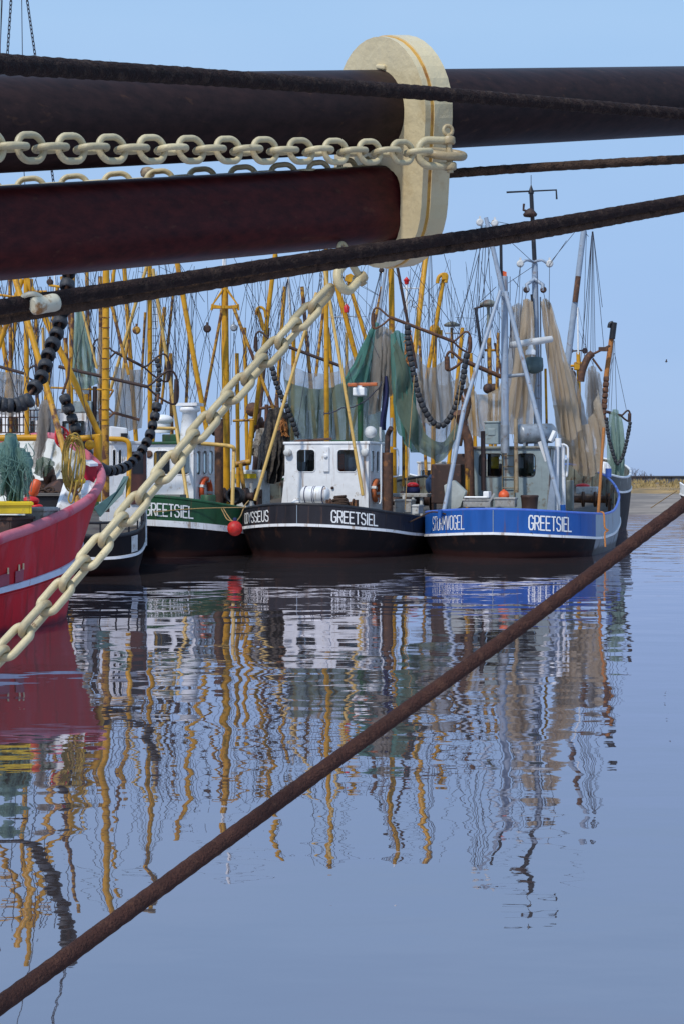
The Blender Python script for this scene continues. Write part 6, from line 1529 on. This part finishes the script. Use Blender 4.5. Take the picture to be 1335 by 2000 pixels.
net('fishing_net', 'pale tan net gathered at the left of the grey main mast', [(1022, 586), (1029, 584), (1036, 590)], [(986, 845), (1012, 850), (1036, 835)], 49.0, M['tan_net'], fold=.22, nf=3, seed=18)
net('fishing_net', 'long tan net draped from the main mast down towards the right', [(1056, 590), (1064, 583), (1072, 592)], [(1092, 845), (1112, 862), (1134, 836)], 49.6, M['tan_net'], fold=.16, nf=4, seed=19)
net('fishing_net', 'sagging tan belly of net above the blue bow rail', [(1080, 790), (1110, 800), (1136, 830), (1153, 812), (1166, 760)], [(1104, 885), (1126, 924), (1150, 930), (1170, 915), (1180, 840)], 50, M['tan_net'], fold=.18, nf=6, seed=33)
net('fishing_net', 'sheer beige net veil hanging behind the long tan net', [(1092, 720), (1104, 706), (1118, 730)], [(1096, 880), (1130, 905), (1160, 890)], 53, M['sheer_net'], fold=.2, nf=5, seed=35)
net('fishing_net', 'sheer beige net veil between the grey gantry mast and the main mast', [(998, 600), (1012, 592), (1022, 604)], [(990, 800), (1010, 820), (1030, 800)], 53, M['sheer_net'], fold=.2, nf=4, seed=36)
net('fishing_net', 'grey green veil of net behind the roller loop and the ochre boom', [(790, 700), (830, 740), (870, 752), (905, 720)], [(800, 860), (840, 890), (880, 880), (905, 850)], 56, M['sheer_net'], fold=.2, nf=5, seed=37)
net('fishing_net', 'thin grey brown net hanging from the bent shoe beside the rusty rollers', [(1146, 726), (1156, 714), (1168, 732)], [(1150, 836), (1166, 858), (1180, 850)], 54, M['sheer_net'], fold=.2, nf=4, seed=34)
net('fishing_net', 'ragged tan net tail hanging over the blue bow rail', [(1112, 868), (1140, 880), (1165, 890)], [(1120, 905), (1146, 930), (1168, 918)], 50.5, M['tan_net'], fold=.2, nf=4, seed=20)
net('fishing_net', 'pale green net hanging at the far right over the white rail', [(1192, 806), (1202, 800), (1212, 822)], [(1190, 925), (1205, 968), (1218, 915)], 63, M['pale_net'], fold=.22, nf=3, seed=21)
net('fishing_net', 'tall pale cone of net behind the leaning ochre poles at left', [(151, 606), (156, 604), (161, 608)], [(138, 752), (165, 760), (192, 748)], 50, M['pale_net'], fold=.2, nf=4, seed=22)
net('fishing_net', 'flat grey net curtain left of the tall ochre A frame', [(226, 716), (255, 722), (282, 722)], [(222, 838), (250, 842), (276, 836)], 58, M['grey_net'], fold=.16, nf=4, seed=23)
net('fishing_net', 'grey net hanging beneath the dark beam at the left edge', [(-20, 725), (20, 728), (48, 736)], [(-20, 806), (20, 812), (48, 806)], 53.5, M['grey_net'], fold=.2, nf=4, seed=24)
net('fishing_net', 'dark bundled net between the tan stay pole and the bright white wheelhouse', [(528, 800), (545, 796), (560, 812)], [(505, 925), (530, 946), (556, 930)], 52, mat('dark_bundled_net', (.10, .085, .07), .9, .5, 12, (.03, .025, .03), .45, 9, bump=.8, bscale=30), fold=.35, nf=5, seed=25)
net('fishing_net', 'grey net bundle hanging from the rusty winch behind the long chain', [(505, 840), (515, 836), (526, 842)], [(497, 890), (512, 898), (527, 888)], 55, mat('pale_bundled_net', (.28, .25, .21), .9, .5, 12, (.10, .08, .06), .45, 9, bump=.8, bscale=30), fold=.3, nf=4, seed=26)
net('fishing_net', 'tan net behind the near rollers, over the white house at left', [(196, 640), (203, 640), (212, 660)], [(190, 800), (200, 815), (215, 800)], 58, M['tan_net'], fold=.2, nf=3, seed=27)
mb = MB(); mb.grid(lambda u, v: P(744 + 12 * u + 3 * sin(5 * v), 735 + 105 * v, 49.2) + Vector((0, .18 * sin(u * 6 + v * 3), 0)), 8, 16); mb.build('navy_cloth', M['blue_cloth'], None, label='navy blue cloth hanging beside the ochre fore mast', cat='cloth')
for i, (pts, lb) in enumerate((([(797, 640), (794, 690), (796, 700)], 'orange chafing ropes under the rusty trawl beam'), ([(903, 770), (910, 810), (912, 850)], 'rusty orange chafing ropes at the right end of the roller loop'), ([(552, 815), (556, 830), (558, 838)], 'orange rope tuft on the dark bundled net'))):
    rr = random.Random(i); mb = MB()
    for k in range(26):
        a = pts[0]; b = pts[-1]; t = rr.random(); c = P(a[0] + (b[0] - a[0]) * t + rr.uniform(-4, 4), a[1] + (b[1] - a[1]) * t, 48.5 + rr.uniform(-.1, .1) + (3 if i == 2 else 0))
        mb.tube([c, c + Vector((rr.uniform(-.1, .1), rr.uniform(-.1, .1), -.12)), c + Vector((rr.uniform(-.15, .15), rr.uniform(-.1, .1), -.3))], .02, 4, False)
    mb.build('rope_tuft', M['rope_orange'], None, label=lb, cat='rope tuft', group='chafing ropes on the nets')
bobbins('bobbin_rope', 'dark roller loop hanging in a deep U under the rusty trawl beam', [P(x, y, 47.8) for x, y in ((795, 634), (796, 670), (802, 705), (812, 755), (824, 792), (842, 822), (860, 832), (876, 818), (888, 795), (897, 765), (904, 735), (908, 705), (912, 690))], .215, .17, gap=1.05)
bobbins('bobbin_rope', 'dark roller rope slanting down behind the tan pole, left of the bright white wheelhouse', [P(x, y, 50) for x, y in ((531, 715), (540, 750), (555, 785), (570, 820), (583, 856))], .2, .16, gap=1.1)
bobbins('bobbin_rope', 'rusty roller rope hanging straight behind the orange brown pole', [P(x, y, 51.5) for x, y in ((1183, 735), (1180, 780), (1175, 830), (1169, 880), (1162, 925))], .22, .19, gap=1.05, mt=mat('rusty_roller', (.11, .05, .03), .75, .4, 8, (.28, .11, .04), .35, 6))
bobbins('bobbin_rope', 'thin roller loop around the pale green net at far right', [P(x, y, 62.6) for x, y in ((1183, 815), (1186, 845), (1194, 880), (1204, 905), (1214, 893), (1221, 870), (1227, 840), (1230, 822))], .17, .15, gap=1.05)
bobbins('bobbin_rope', 'short dark roller rope beside the grey net and the ochre A frame', [P(x, y, 58) for x, y in ((306, 700), (312, 730), (308, 770), (304, 790))], .22, .18, gap=1.1)
for (q, lb) in (((905, 790, 916, 900, 'a'), 'dark rope bundle hanging from the beam above the bent exhaust pipe'),):
    rope('hanging_rope', lb, [P(908, 760, 47.5), P(914, 790, 47.4), P(904, 830, 47.2), P(897, 870, 47)], .09, .07, M['brown_rope'], fuzz=200, step=.05, lump=.25, cat='rope')
# deckhouse on the green boat's foredeck
mb = MB(); c = P(487, 958, 52); mb.box(c, (1.3, 1.0, 1.5), (Gb.S, Gb.D, Gb.Z)); dk = mb.build('deck_house', M['offwhite'], Gb.root, bevel=.06)
mb = MB(); mb.box(P(478, 930, 51.4), (.9, .05, .17), (Gb.S, Gb.D, Gb.Z)); mb.build('yellow_band', M['crate_yellow'], dk)
# bird far away over the water
mb = MB(); c = P(1300, 706, 60); mb.ball(c, .035, 8, (1.6, .7, .7)); mb.add([c + Vector((-.03, 0, .01)), c + Vector((.03, 0, .01)), c + Vector((.03, 0, .09)), c + Vector((-.01, 0, .10))], [[0, 1, 2, 3]]); mb.add([c + Vector((-.03, .02, .0)), c + Vector((.03, .02, .0)), c + Vector((.0, .05, -.07))], [[0, 1, 2]])
mb.build('gull', M['darkbrown'], None, label='tiny dark bird flying in the sky at right', cat='bird')
